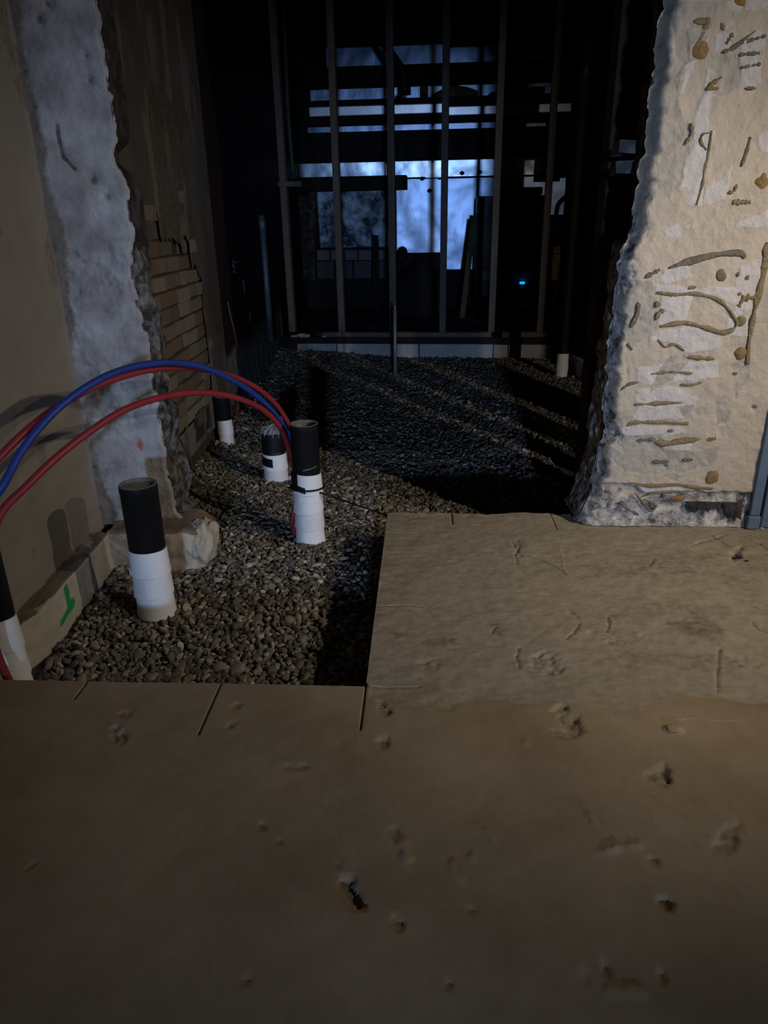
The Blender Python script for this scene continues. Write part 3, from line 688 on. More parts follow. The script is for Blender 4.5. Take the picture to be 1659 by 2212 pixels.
spk = sstep(.065, .015, S - eL + .07 * fbm(S * 16, Zg * 16, 17, 5)) * .85 * sstep(1.5, 1.0, Zg)
Yo = .004 * fbm(S * 30, Zg * 30, 4, 4) + .004 * fbm(S * 4, Zg * 4, 2) + .0022 * white - .0025 * (grey > .5) * (1 - white) * (.5 + fbm(S * 60, Zg * 60, 3, 3))
Yo -= .045 * sstep(.05, 0, S - eL) ** 1.5
Yo += -.012 * lowp * (1 + .8 * fbm(S * 22, Zg * 22, 9, 4)) - .02 * spk * (.5 + fbm(S * 26, Zg * 26, 6))
for q, r in (((1628, 881), .007), ((1437, 1007), .005)):
    p = atr(*q); Yo -= .02 * np.exp(-(((S - rs(p)) / r) ** 2 + ((Zg - p[2]) / r) ** 2))
PF = RP0 + S[..., None] * RE + Zg[..., None] * np.array([0, 0, 1.0]) + Yo[..., None] * RN
# black base strip, as a mask in blue with a little white crust
base = lowp * np.clip(.62 + .5 * fbm(S * 14, Zg * 14, 7), 0, 1)
grid('plaster_face', PF, 'plaster_right', wr, paint=np.stack([white, grey, np.maximum(base, spk)], -1))
# reveal of the pier on the trench side
dd = np.arange(0.042, 0.29, 0.006); zz = np.arange(0, 2.4, 0.008); D_, Zg = np.meshgrid(dd, zz)
e0 = np.interp(Zg, zk, sk)
Sr = e0 + .022 * fbm(D_ * 16, Zg * 16, 3, 5) * sstep(.042, .08, D_) + .03 * D_ / .28 * sstep(.3, 1.0, Zg) + .035 * ((Zg > 1.085) & (Zg < 1.31)) * sstep(.02, .07, D_)
PV = RP0 + Sr[..., None] * RE + Zg[..., None] * np.array([0, 0, 1.0]) - D_[..., None] * RN
up = (Zg[:-1, :-1] > 1.33)
grid('reveal_lower', PV, 'rubble', wr, mask=~up, flip=True); grid('reveal_upper', PV, 'reveal_grey', wr, mask=up, flip=True)
def rframe(V_): V_ = np.asarray(V_, float); return RP0 + V_[..., :1] * RE - V_[..., 1:2] * RN + V_[..., 2:] * np.array([0, 0, 1.0])
box('pier_core', (0.145, .655, .03, .28, 0, 4.2), 'dark_rough', wr, frame=rframe)
box('face_upper', (0.13, .66, .0, .04, 2.14, 4.2), 'plaster_right', wr, frame=rframe)
for a in ((0.055, .14, .16, .27, 1.37, 1.412), (0.05, .13, .15, .26, 1.305, 1.342)):
    box('brick', a, 'reveal_grey', wr, frame=rframe, jit=.006)
# remains of the black skirting
def strip_face(name, q0, q1, q2, q3, mat):
    a, b, c, d = [atr(*q) for q in (q0, q1, q2, q3)]
    n = 26; V_ = []
    for k, (p, r) in enumerate(((d, c), (a, b))):
        for i in range(n):
            t = i / (n - 1); pt = p + (r - p) * t; pt = pt + RN * (.006 + .004 * float(vnoise(t * 12, k * 3.0)))
            if k == 0: pt[2] += .018 * float(vnoise(t * 9, 7.7)) + .008 * float(vnoise(t * 31, 2.0))
            V_.append(pt)
    F_ = [(i, i + 1, n + i + 1, n + i) for i in range(n - 1)]
    o = MB().add(V_, F_).build(name, mat, wr)
    md = o.modifiers.new('solid', 'SOLIDIFY'); md.thickness = .012; md.offset = 0
strip_face('skirting_remnant', (1481, 1083), (1556, 1084), (1552, 1100), (1484, 1100), 'dark_rough')
strip_face('skirting_remnant', (1560, 1084), (1601, 1085), (1597, 1122), (1566, 1110), 'dark_rough')
# glue trails
def c8(x, y): return (1200 + x / 3.351, 560 + y / 3.351)
def c7(x, y): return (1200 + x / 3.614, y / 3.614)
PXM = 1534 / 2.72
trails8 = [([(650, 130), (755, 75)], 18, 2), ([(735, 240), (860, 255), (1010, 250), (1160, 285), (1240, 350), (1300, 430), (1320, 470)], 22, 0), ([(755, 485), (930, 460), (1080, 495), (1200, 530), (1280, 510), (1320, 460)], 26, 0),
           ([(1530, 0), (1500, 120), (1450, 330), (1420, 480), (1400, 600), (1390, 760)], 30, 0), ([(1325, 340), (1370, 280), (1440, 280)], 34, 1), ([(960, 705), (1050, 715), (1150, 720)], 20, 0), ([(690, 830), (830, 815), (990, 825)], 13, 0),
           ([(475, 945), (530, 905), (600, 890)], 13, 2), ([(905, 905), (980, 910), (1060, 890)], 15, 0), ([(570, 1050), (700, 1045), (920, 1035)], 26, 0), ([(520, 1200), (580, 1180), (760, 1180), (960, 1190)], 23, 0), ([(590, 1310), (650, 1306), (720, 1305)], 21, 2),
           ([(720, 1320), (800, 1335), (900, 1320), (1050, 1300)], 30, 0), ([(1100, 1305), (1160, 1295)], 20, 1), ([(700, 1465), (820, 1465)], 20, 2), ([(920, 1450), (990, 1450)], 18, 2), ([(530, 1620), (700, 1640), (880, 1630), (1000, 1650), (1140, 1660)], 18, 0),
           ([(620, 1720), (730, 1690), (850, 1680), (930, 1690), (1000, 1720), (1040, 1715)], 13, 0), ([(575, 1690), (640, 1770), (690, 1820), (720, 1780), (640, 1740)], 16, 2), ([(455, 1775), (540, 1820), (600, 1850)], 18, 2), ([(800, 635), (860, 615), (930, 660)], 14, 0),
           ([(600, 310), (590, 400), (545, 490)], 26, 2), ([(790, 368), (750, 390), (725, 440)], 20, 0), ([(960, 210), (1015, 200)], 20, 0), ([(740, 580), (790, 635)], 9, 0), ([(520, 610), (555, 655)], 14, 2)]
trails7 = [([(890, 2090), (1050, 2040), (1250, 1990), (1430, 1975), (1480, 2010)], 34, 2), ([(1080, 170), (1180, 175), (1160, 240), (1100, 360)], 32, 0), ([(1300, 600), (1230, 650), (1190, 690), (1270, 690)], 22, 1), ([(1300, 410), (1390, 370), (1560, 240)], 17, 2), ([(1450, 340), (1540, 310), (1640, 280)], 23, 2),
           ([(1430, 430), (1590, 415)], 23, 2), ([(1450, 530), (1600, 500)], 21, 2), ([(1480, 690), (1560, 690)], 17, 2), ([(1060, 960), (1060, 1040), (1010, 1130)], 18, 0), ([(1180, 1170), (1135, 1110), (1150, 1050), (1215, 1035)], 13, 0), ([(1220, 1020), (1195, 1180), (1160, 1330), (1150, 1420), (1100, 1600)], 15, 0),
           ([(1380, 1580), (1520, 1578)], 33, 0), ([(1415, 1440), (1395, 1490), (1350, 1505)], 20, 0), ([(1520, 1070), (1490, 1180), (1450, 1300)], 18, 2), ([(1650, 1890), (1640, 1980), (1630, 2060), (1610, 2169)], 28, 0), ([(1440, 0), (1460, 40)], 50, 1), ([(1290, 180), (1310, 240)], 20, 0), ([(1380, 260), (1330, 345)], 26, 2)]
gm = ['glue', 'glue_ochre', 'glue_grey']
for tr, cf, sc_ in ((trails8, c8, 3.351), (trails7, c7, 3.614)):
    for i, (pts, wd, mi) in enumerate(tr):
        PP = [atr(*cf(*q)) + RN * .003 for q in pts]
        if wd > 45: continue
        stroke('glue_trail', PP, 1.25 * wd / sc_ / PXM, .0026, gm[mi], wr, RN, n=max(18, 12 * len(pts)), rag=.7, seed=i + wd)
blobs = [(c8(1200, 120), 37, 45, 2), (c8(735, 325), 25, 22, 2), (c8(1340, 680), 42, 46, 1), (c8(1345, 450), 36, 36, 0), (c8(1385, 130), 20, 20, 0), (c8(1320, 110), 16, 18, 0), (c8(1140, 1580), 46, 60, 1), (c8(890, 1730), 58, 24, 1), (c7(1130, 390), 56, 55, 1), (c7(1610, 1420), 44, 50, 1),
         (c7(1440, 5), 40, 40, 1), (c8(960, 825), 34, 12, 0), (c8(830, 1240), 24, 14, 1), (c8(1300, 825), 20, 10, 0), (c8(1330, 250), 18, 14, 1)]
for (q, a, b, mi) in blobs:
    c = atr(*q); n = 18; A = a / 3.4 / PXM; B = b / 3.4 / PXM
    V_ = [c + RN * .005]; sd = a * 1.7
    for rr, h in ((.75, .005), (1.0, -.001)):
        for j in range(n):
            t = 2 * math.pi * j / n; k = rr * (1 + .25 * float(vnoise(math.cos(t) * 1.5 + sd, math.sin(t) * 1.5)))
            V_.append(c + RE * A * k * math.cos(t) + np.array([0, 0, 1.0]) * B * k * math.sin(t) + RN * h)
    F_ = [(0, 1 + j, 1 + (j + 1) % n) for j in range(n)] + [(1 + j, 1 + n + j, 1 + n + (j + 1) % n, 1 + (j + 1) % n) for j in range(n)]
    MB().add(V_, F_).build('glue_dab', gm[mi], wr, smooth=True)
# blue door lining at the end of the pier and boarding beyond it
dj = empty('door_1', (1.47, 2.6, 0)); tag(dj, 'blue painted door lining at the end of the glue marked wall', kind='structure')
box('lining_board', (.662, .702, -.012, .10, 0.055, 3.0), 'blue_paint', dj, frame=rframe, bevel=.004)
box('plinth_block', (.655, .705, -.02, .10, 0.0, 0.055), 'blue_paint', dj, frame=rframe, bevel=.004)
box('stop_board', (.716, .752, -.002, .10, 0.0, 3.0), 'blue_paint', dj, frame=rframe, bevel=.004)
box('shadow_gap_board', (.70, .72, .05, .10, 0.0, 3.0), 'dark_timber', dj, frame=rframe)
BOARDS = ((1.545, 1.655), (1.735, 1.865), (1.94, 2.115), (2.20, 2.46), (2.72, 2.98), (3.24, 6.0))  # mostly out of view; gaps shaped to throw the site lamp's stripes
bd = empty('trim_2', (2.2, 2.6, 0)); tag(bd, 'mostly unseen rough boarding with gaps shaped to pass the light stripes', kind='structure')
for a, b in BOARDS:
    box('board', (a - .79, b - .79, .0, .04, 0, 4.2), 'board', bd, frame=rframe)

# brown post behind the pier
po = box('timber_post', (0.925, 1.10, 3.16, 3.27, -0.22, 4.2), 'brown_post', bevel=.004)
tag(po, 'dark brown timber post standing close behind the glue marked pier', 'post')

# ------------------------------------------------------------------ stub pipes
def frustum_turns(c, r, z0, z1, n, parent, seed, flare=.0035):
    h = (z1 - z0) / n
    for i in range(n):
        a = z0 + i * h - .004; b = z0 + (i + 1) * h + .004
        tl = (random.uniform(-.08, .08), random.uniform(-.10, .06))
        rb = r + flare * (1.0 + .5 * random.random()); rt = r + flare * .35
        k = (n - i) / n
        if i == 0: tl = (0, 0)
        o = lathe('tape_turn', c, [(rt - .002, a), (rt + .0012, a), (rt + .0018, (a + b) / 2), (rt + .0022, b), (rt - .003, b)] if False else [(rt - .002, a), (rt + .0062, a), (rt + .0040, a + .3 * h), (rt + .0006, b), (rt - .002, b)], 'wrap', parent, tilt=tl, wob=.0022, seed=seed + i)
        smooth_by_angle(o, 35)
def black_pipe(c, r, ztop, parent, wall=.006, plug_depth=.02, zb=-.3, plug='plug'):
    bd_ = lathe('pipe_body', (c[0], c[1], 0), [(r, zb), (r, ztop - .03), (r + .0012, ztop - .028), (r + .0012, ztop - .002)], 'black_plastic', parent)
    lathe('pipe_rim', (c[0], c[1], 0), [(r + .0012, ztop - .002), (r - .001, ztop), (r - wall, ztop), (r - wall, ztop - .05)], 'rim', bd_)
    n = 36; V_ = [(c[0], c[1], ztop - plug_depth)] + [(c[0] + (r - wall) * math.cos(2 * math.pi * j / n), c[1] + (r - wall) * math.sin(2 * math.pi * j / n), ztop - plug_depth) for j in range(n)]
    MB().add(V_, [(0, 1 + j, 1 + (j + 1) % n) for j in range(n)]).build('end_plug', plug, bd_)
def arc_patch(name, c, r, za, zb_, a0, a1, mat, parent, slope=0.0, th=.0015, n=14):
    V_ = []
    for rr in (r, r + th):
        for k in (0, 1):
            for i in range(n):
                t = i / (n - 1); a = math.radians(a0 + (a1 - a0) * t); z = (za if k == 0 else zb_) + slope * (t - .5)
                V_.append((c[0] + rr * math.cos(a), c[1] + rr * math.sin(a), z))
    q = lambda l, k, i: l * 2 * n + k * n + i
    F_ = []
    for i in range(n - 1):
        F_ += [(q(1, 0, i), q(1, 0, i + 1), q(1, 1, i + 1), q(1, 1, i)), (q(0, 0, i), q(0, 1, i), q(0, 1, i + 1), q(0, 0, i + 1)),
               (q(0, 0, i), q(0, 0, i + 1), q(1, 0, i + 1), q(1, 0, i)), (q(0, 1, i), q(1, 1, i), q(1, 1, i + 1), q(0, 1, i + 1))]
    F_ += [(q(0, 0, 0), q(1, 0, 0), q(1, 1, 0), q(0, 1, 0)), (q(0, 0, n - 1), q(0, 1, n - 1), q(1, 1, n - 1), q(1, 0, n - 1))]
    return MB().add(V_, F_).build(name, mat, parent, smooth=False)

def stub(name, label, base, top, r, zw, turns, seed, plug_depth=.02, plug='plug'):
    e = empty(name, (base[0], base[1], -.18)); tag(e, label, 'pipe', 'stub pipes in the gravel')
    c = (base[0], base[1], 0)
    black_pipe(c, r, top, e, plug_depth=plug_depth, plug=plug)
    frustum_turns(c, r, -.26, zw, turns, e, seed)
    return e, c
# front pipe
P1 = np.array([-0.852, 2.325])
e1, c1 = stub('stub_pipe', 'black pipe with dusty end cap, white wrapped base, before the pier with pink paint', P1, .335, .064, aty(315, 1198, 2.27)[2], 4, 3, .012)
arc_patch('loose_tape_end', c1, .074, -.0, .028, 195, 222, 'wrap', e1, slope=.01)
# middle pipe
P2 = np.array([-0.335, 2.945])
e2, c2 = stub('stub_pipe', 'tall open black pipe with white wrapped base and black cord tied round it', P2, .375, .0605, aty(670, 1030, 2.89)[2], 5, 9, .045, 'earth')
zc = aty(660, 1060, 2.88)[2]
arc_patch('tape_flap', c2, .067, zc + .0, aty(670, 1028, 2.88)[2] + .006, 190, 238, 'black_tape', e2)
arc_patch('tape_flap', c2, .069, zc - .004, zc + .022, 205, 268, 'black_tape', e2, slope=-.022)
arc_patch('print_line', c2, .0612, .185, .190, 262, 322, 'rim', e2, slope=.012, th=.0004)
# capped pipe behind
P3 = np.array([-0.605, 3.80])
e3 = empty('stub_pipe', (P3[0], P3[1], -.18)); c3 = (P3[0], P3[1], 0)
tag(e3, 'short black pipe bagged in clear plastic with white wrapped base and black tape tab', 'pipe', 'stub pipes in the gravel')
ztp = .115
lathe('pipe_body', c3, [(.064, -.3), (.064, ztp - .01), (.055, ztp), (.001, ztp + .004)], 'black_tape', e3)
frustum_turns(c3, .063, -.26, aty(598, 985, 3.74)[2], 3, e3, 21)
zt = aty(598, 1000, 3.74)[2]
arc_patch('tape_tab', c3, .070, zt - .02, zt + .028, 190, 268, 'black_tape', e3, slope=-.012)
# gathered plastic: a crumpled fan rising from the pipe top
n = 26; V_ = []
for k, (rr, zz_) in enumerate(((.066, ztp - .035), (.066, ztp - .005), (.05, ztp + .012), (.018, ztp + .03), (.012, ztp + .042), (.024, ztp + .062))):
    for j in range(n):
        a = 2 * math.pi * j / n; q = rr * (1 + (.10 if k < 2 else .35) * math.sin(j * 2.6 + k)) 
        V_.append((c3[0] + q * math.cos(a) + .012 * max(0, k - 2), c3[1] + q * math.sin(a), zz_ + .012 * math.sin(j * 1.9) * (k == 5) + (.008 * math.sin(j * .7) if k == 0 else 0)))
F_ = [(k * n + j, k * n + (j + 1) % n, (k + 1) * n + (j + 1) % n, (k + 1) * n + j) for k in range(5) for j in range(n)]
MB().add(V_[:], F_).build('plastic_bag', 'film', e3)
arc_patch('bag_tape', c3, .0675, -.0, ztp - .012, 0, 359.9, 'black_tape', e3, n=40)
# pipe against the brick wall
P4 = np.array([-1.03, 4.53])
e4, c4 = stub('stub_pipe', 'slim black pipe with white wrapped base standing against the brick wall', P4, .145, .047, aty(485, 912, 4.48)[2], 3, 33, .02)
# pipe at the near end of the ledge
P0 = np.array([-1.13, 1.80])
e0_, c0 = stub('stub_pipe', 'black pipe with white wrapped base between the slab edge and the beige wall', P0, .36, .052, aty(10, 1350, 1.76)[2], 4, 43, .03)
# tall stack by the far right
P5 = np.array([1.655, 6.53])
e5 = empty('soil_stack', (P5[0], P5[1], -.18)); tag(e5, 'tall black stack pipe with white wrapped foot rising to the ceiling', 'pipe')
lathe('pipe_body', (*P5, 0), [(.05, -.3), (.05, 2.2), (.058, 2.21), (.058, 2.3), (.05, 2.31), (.05, 4.19)], 'black_plastic', e5, k=24)
frustum_turns((*P5, 0), .052, -.26, .035, 2, e5, 51)
# thin galvanised rod
rd = empty('steel_rod', (0.128, 6.6, -.18)); tag(rd, 'thin grey steel rod standing upright in the gravel before the studs', 'rod')
tube('shaft', [(0.126, 6.6, -.3), (0.128, 6.6, .1), (0.131, 6.6, .44)], .017, 'zinc', rd, k=10, up=(0, 1, 0))
tube('threaded_tip', [(0.131, 6.6, .43), (0.132, 6.6, .485)], .009, 'zinc', rd, k=8, up=(0, 1, 0))

# black cord round the middle pipe, trailing over the gravel
co = []
for a in np.linspace(-20, 340, 40):
    t = math.radians(a + 180); co.append((c2[0] + .0735 * math.cos(t), c2[1] + .0735 * math.sin(t), zc - .006 - .006 * math.sin(t)))
endp = [np.array([-.24, 2.90, zc - .03]), np.array([-.17, 2.98, .0]), np.array([-.06, 3.10, -.09]), np.array([.02, 3.2, float(gz(.02, 3.2)) + .015]), np.array([.06, 3.27, float(gz(.06, 3.27)) + .012])]
co = [np.array(p) for p in co] + endp
cord = tube('black_cord', co, .0042, 'black_tape', n=150, k=7)
tag(cord, 'thin black cord looped round the tall open pipe and trailing onto gravel', 'cord')

# ------------------------------------------------------------------ red and blue hoses
HA = np.array([-0.425, 3.01]); HB = np.array([-1.12, 1.70])
hd = (HB - HA) / np.linalg.norm(HB - HA); hn = np.array([hd[1], -hd[0], 0])      # normal of the arch's upright plane
def hose(name, label, pix, off, mat, tail, start):
    P_ = [np.array(p) for p in start]
    for q in pix:
        p = atp(*q, (HA[0] + hn[0] * off, HA[1] + hn[1] * off, 0), hn); P_.append(p)
    P_ += [np.array(p) for p in tail]
    o = tube(name, P_, .0115, mat, n=150, k=12)
    tag(o, label, 'hose', 'plastic water hoses')
    return o
s_ = lambda dx, dy: [(HA[0] + dx + .006, HA[1] + dy, -.24), (HA[0] + dx + .012, HA[1] + dy + .006, -.13), (HA[0] + dx + .034, HA[1] + dy + .028, -.01), (HA[0] + dx + .036, HA[1] + dy + .03, .10)]
hose('water_hose', 'red plastic hose, lowest of the three arching over the trench', [(622, 965), (604, 922), (566, 884), (505, 858), (430, 848), (350, 858), (270, 885), (190, 935), (120, 990), (60, 1048), (0, 1112)], 0.0, 'hose_red',
     [(-1.075, 1.745, .33), (-1.085, 1.71, .20), (-1.085, 1.695, .06), (-1.06, 1.692, -.07), (-1.02, 1.70, -.22)], s_(0.0, 0.0))
hose('water_hose', 'blue plastic hose lying against the upper red hose', [(629, 955), (612, 920), (585, 884), (545, 848), (490, 815), (430, 791), (370, 783), (310, 788), (250, 804), (190, 834), (130, 878), (80, 930), (40, 985), (12, 1040)], .03, 'hose_blue',
     [(-1.098, 1.858, .44), (-1.138, 1.878, .33), (-1.155, 1.885, .15), (-1.158, 1.888, -.22)], s_(-.002, .048))
hose('water_hose', 'red plastic hose running beside the blue hose above the lower one', [(634, 945), (617, 905), (588, 865), (540, 830), (480, 806), (420, 796), (370, 794), (310, 801), (250, 818), (190, 842), (120, 882), (60, 928), (0, 987)], .06, 'hose_red',
     [(-1.12, 1.82, .50), (-1.15, 1.735, .39), (-1.165, 1.70, .15), (-1.165, 1.705, -.22)], s_(-.02, .095))

# ------------------------------------------------------------------ back of the trench: curb, plate, stud wall
def sframe(V_):
    V_ = np.asarray(V_, float); k = -.14; e = np.array([1, k, 0]) / math.hypot(1, k); n_ = np.array([-k, 1, 0]) / math.hypot(1, k)
    return np.array([0, 7.75, 0]) + V_[..., :1] * e + V_[..., 1:2] * n_ + V_[..., 2:] * np.array([0, 0, 1.0])
SN = np.array([.14, 1, 0]); SP = np.array([0, 7.75, 0]); SE = np.array([1, -.14, 0]) / math.hypot(1, .14)
def ats(px, py, off=0): p = atp(px, py, SP + np.array([0, off, 0]), SN); return (p - SP) @ SE, p[2]
cb = empty('trim_3', (0.4, 7.7, -.1)); tag(cb, 'pale concrete curb under the stud wall', kind='structure')
xb = [ats(q, 752)[0] for q in (612, 641, 727, 905, 1066, 1098, 1203)]
for i in range(len(xb) - 1):
    a, b = xb[i], xb[i + 1]
    box('curb_block', (a + .004, b - .004, (.02 if i in (0, 4) else 0) + .0, .25, -.30, -.032 + (.012 if i == 1 else 0)), 'curb', cb, frame=sframe, bevel=.006, jit=.003)
sw = empty('wall_back_frame', (0.4, 7.7, 0)); tag(sw, kind='structure')
box('dark_packer', (xb[0], xb[-1], -.02, .2, -.03, .035), 'dark_timber', sw, frame=sframe)
for a, b in ((690, 905), (905, 1062), (1085, 1200)):
    box('sole_plate', (ats(a, 720)[0], ats(b, 720)[0], .02, .14, .036, .085), 'stud', sw, frame=sframe, bevel=.003)
for px in (628, 736, 848, 956, 1063, 1169):
    x = ats(px, 690)[0]
    box('stud', (x - .036, x + .030, .035, .125, .085, 4.15), 'stud', sw, frame=sframe, bevel=.003)
x0 = ats(600, 393)[0]; z0 = ats(600, 404)[1]
box('bracket', (x0, x0 + .24, .0, .10, z0, z0 + .05), 'stud', sw, frame=sframe, bevel=.003)
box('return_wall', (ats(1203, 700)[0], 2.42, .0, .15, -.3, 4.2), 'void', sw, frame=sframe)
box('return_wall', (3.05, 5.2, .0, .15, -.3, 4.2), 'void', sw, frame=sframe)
# rubble on the plate at the left
for i, (q, s) in enumerate((((636, 709), .035), ((652, 712), .05), ((663, 713), .045), ((632, 701), .03), ((700, 716), .03))):
    x, z = ats(*q); v, f = rock(1, 60 + i); p = sframe(np.array([[x, .0, .035 + s * .4]]))[0]
    o = link('rubble_chunk', fast_mesh('rubble_chunk', v * np.array([s, s, s * .8]) + p, f, False), 'curb')
    tag(o, 'pale broken concrete chunk lying on the sole plate beside the maroon wall', 'rubble', 'rubble on the sole plate')
q = ats(686, 716); p = sframe(np.array([[q[0], .02, .06]]))[0]
o = box('wood_offcut', (p[0] - .045, p[0] + .045, p[1] - .03, p[1] + .05, .036, .105), 'dark_timber', jit=.006, bevel=.004)
tag(o, 'dark square timber offcut sitting on the sole plate', 'wood offcut')
ft = box('concrete_footing', (1.80, 2.25, 6.25, 7.2, -.30, -.06), 'curb', bevel=.03, jit=.03)
tag(ft, 'low pale concrete footing beside the tall stack pipe', 'footing')
cn = empty('conduit', (-1.05, 7.0, .2)); tag(cn, 'pale vertical conduit fixed to the maroon wall', 'conduit')
cpt = [atp(q, r, (-1.06, 0, 0), (1, 0, 0)) for q, r in ((566, 462), (569, 520))]
yc = 7.05
tube('tube', [(-1.07, yc, .12), (-1.07, yc, 1.25)], .028, 'zinc', cn, k=10, up=(0, 1, 0))
lathe('coupling', (-1.07, yc, 1.12), [(.028, 0), (.034, .005), (.034, .09), (.028, .095)], 'zinc', cn, k=16)

# ------------------------------------------------------------------ room behind the studs
BK = -.08; BP = np.array([0, 11.1, 0]); BN = np.array([-BK, 1, 0]); BE = np.array([1, BK, 0]) / math.hypot(1, BK); BNu = BN / np.linalg.norm(BN)
def bframe(V_): V_ = np.asarray(V_, float); return BP + V_[..., :1] * BE + V_[..., 1:2] * BNu + V_[..., 2:] * np.array([0, 0, 1.0])
def atb(px, py, d): p = atp(px, py, BP - BNu * d, BN); return (p - BP) @ BE, p[2]
def wbox(name, q0, q1, d, th, mat, parent=None, bevel=0.0, jit=0.0):
    """box whose front face lies d in front of the back wall, between two sighted corners"""
    x0, z1 = atb(*q0, d); x1, z0 = atb(*q1, d)
    return box(name, (x0, x1, -d, -d + th, z0, z1), mat, parent, frame=bframe, bevel=bevel, jit=jit)
wb = empty('wall_back', (0.5, 11.1, 0)); tag(wb, kind='structure')
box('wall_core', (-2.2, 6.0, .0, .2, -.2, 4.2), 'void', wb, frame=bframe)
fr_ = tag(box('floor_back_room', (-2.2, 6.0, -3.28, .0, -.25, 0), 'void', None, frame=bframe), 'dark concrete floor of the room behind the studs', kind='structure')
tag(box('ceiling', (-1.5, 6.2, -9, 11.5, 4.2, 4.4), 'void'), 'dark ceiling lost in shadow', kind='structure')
def sheet(name, q0, q1, d, mat, wav, seed, parent=wb, tilt=.07):
    x0, z1 = atb(*q0, d); x1, z0 = atb(*q1, d)
    nx = max(8, int((x1 - x0) / .03)); nz = max(6, int((z1 - z0) / .03))
    Xs, Zs = np.meshgrid(np.linspace(x0, x1, nx), np.linspace(z0, z1, nz))
    Ys = -d + .45 * wav * fbm(Xs * 2.1 + seed, Zs * 2.1, seed, 4) - tilt * (Zs - z0)
    o = grid(name, bframe(np.stack([Xs, Ys, Zs], -1)), mat, parent)
    md = o.modifiers.new('solid', 'SOLIDIFY'); md.thickness = .012; md.offset = 1
    return o
sheet('foil_sheet', (700, 100), (960, 153), .05, 'foil', .03, 1); sheet('foil_sheet', (962, 98), (1262, 150), .05, 'foil', .03, 2)
sheet('foil_sheet', (665, 166), (915, 222), .05, 'foil', .03, 3); sheet('foil_sheet', (917, 164), (1240, 220), .05, 'foil', .03, 4)
sheet('foil_sheet', (660, 252), (958, 290), .05, 'foil', .03, 5); sheet('foil_sheet', (960, 250), (1232, 288), .05, 'foil', .03, 6)
sheet('foil_sheet', (640, 332), (838, 386), .06, 'foil_glint', .05, 7, tilt=.06); sheet('foil_sheet', (838, 332), (958, 388), .06, 'foil_glint', .05, 8, tilt=.06); sheet('foil_sheet', (960, 330), (1262, 386), .06, 'foil_glint', .05, 9, tilt=.06)
sheet('foil_sheet', (682, 384), (846, 536), .03, 'foil_dull', .06, 10); sheet('foil_sheet', (852, 384), (958, 549), .035, 'foil', .03, 11, tilt=.03); sheet('foil_sheet', (960, 382), (1262, 582), .035, 'foil', .03, 12, tilt=.03)
sheet('foil_sheet', (1200, 60), (1275, 480), .02, 'foil_dull', .03, 13)
for i, a in enumerate(range(684, 806, 30)): wbox('base_block', (a, 540), (a + 28.5, 562), .05, .05, 'cabinet_pale', wb, bevel=.006)
for i, a in enumerate(range(684, 806, 40)): wbox('base_block', (a, 563.5), (a + 38.5, 602), .05, .05, 'cabinet', wb, bevel=.006)
for r, (za, zb2) in enumerate(((404, 452), (453, 497), (498, 545), (546, 606))): wbox('pier_block', (612, za), (681, zb2), .25, .25, 'dark_rough', wb, bevel=.01)
for q in ((867, 384), (912, 386), (928, 412), (998, 374), (1172, 373), (1036, 372)):
    x, z = atb(*q, .07); lathe('fixing_washer', bframe(np.array([[x, -.085, z]]))[0], [(.001, .03), (.03, .012), (.034, -.012), (.001, -.03)], 'dark_timber', wb, k=10)
# shelf beams
sh = tag(wbox('wall_shelf', (640, 147), (1246, 166), .45, .30, 'dark_timber', bevel=.004), 'dark long timber shelf board highest on the foil wall', 'shelf')
sh = empty('wall_shelf', bframe(np.array([[0.8, -.4, 2.4]]))[0]); tag(sh, 'dark shelf with bright metal front edge carrying the olive sack', 'shelf')
wbox('shelf_board', (640, 219), (1252, 228), .53, .40, 'dark_timber', sh)
sheet('front_flange', (664, 229), (958, 247), .55, 'sheet_metal', .006, 21, sh, .09); sheet('front_flange', (960, 228), (1252, 244), .55, 'sheet_metal', .006, 22, sh, .09)
wbox('shelf_rail', (655, 247), (1256, 253), .55, .05, 'dark_timber', sh)
bx_ = empty('duct_box', bframe(np.array([[0.8, -.5, 2.0]]))[0]); tag(bx_, 'long black box duct running below the metal edged shelf', 'duct')
wbox('duct_casing', (632, 288), (1206, 334), .6, .40, 'void', bx_, bevel=.006)
xa, za_ = atb(1206, 262, .5); xb_, _ = atb(1252, 262, .5); xc, zc_ = atb(1212, 384, .5)
V_ = bframe(np.array([(xa - .15, -.5, za_), (xb_, -.5, za_), (xc + .1, -.5, zc_), (xa - .15, -.5, zc_), (xa - .15, -.42, za_), (xb_, -.42, za_), (xc + .1, -.42, zc_), (xa - .15, -.42, zc_)]))
MB().add(V_, [(0, 3, 2, 1), (4, 5, 6, 7), (0, 1, 5, 4), (1, 2, 6, 5), (2, 3, 7, 6), (3, 0, 4, 7)]).build('end_gusset', 'void', bx_)
low_sh = tag(wbox('wall_bracket_board', (612, 384), (878, 408), .45, .40, 'dark_timber', bevel=.004), 'short black board fixed to the foil wall under the duct', 'board')
jb = empty('junction_box', bframe(np.array([[.45, -.2, 2.6]]))[0]); tag(jb, 'open metal junction box on the foil wall left of the olive sack', 'junction box')
wbox('box_back', (907, 170), (927, 217), .10, .03, 'cabinet', jb); wbox('box_side', (904, 169), (907, 218), .16, .11, 'sheet_metal', jb); wbox('box_side', (925, 169), (928, 218), .16, .11, 'sheet_metal', jb)
x, z = atb(916, 206, .12); lathe('knockout', bframe(np.array([[x, -.11, z]]))[0], [(.001, .04), (.03, .03), (.04, 0), (.03, -.03), (.001, -.04)], 'dark_timber', jb, k=12)
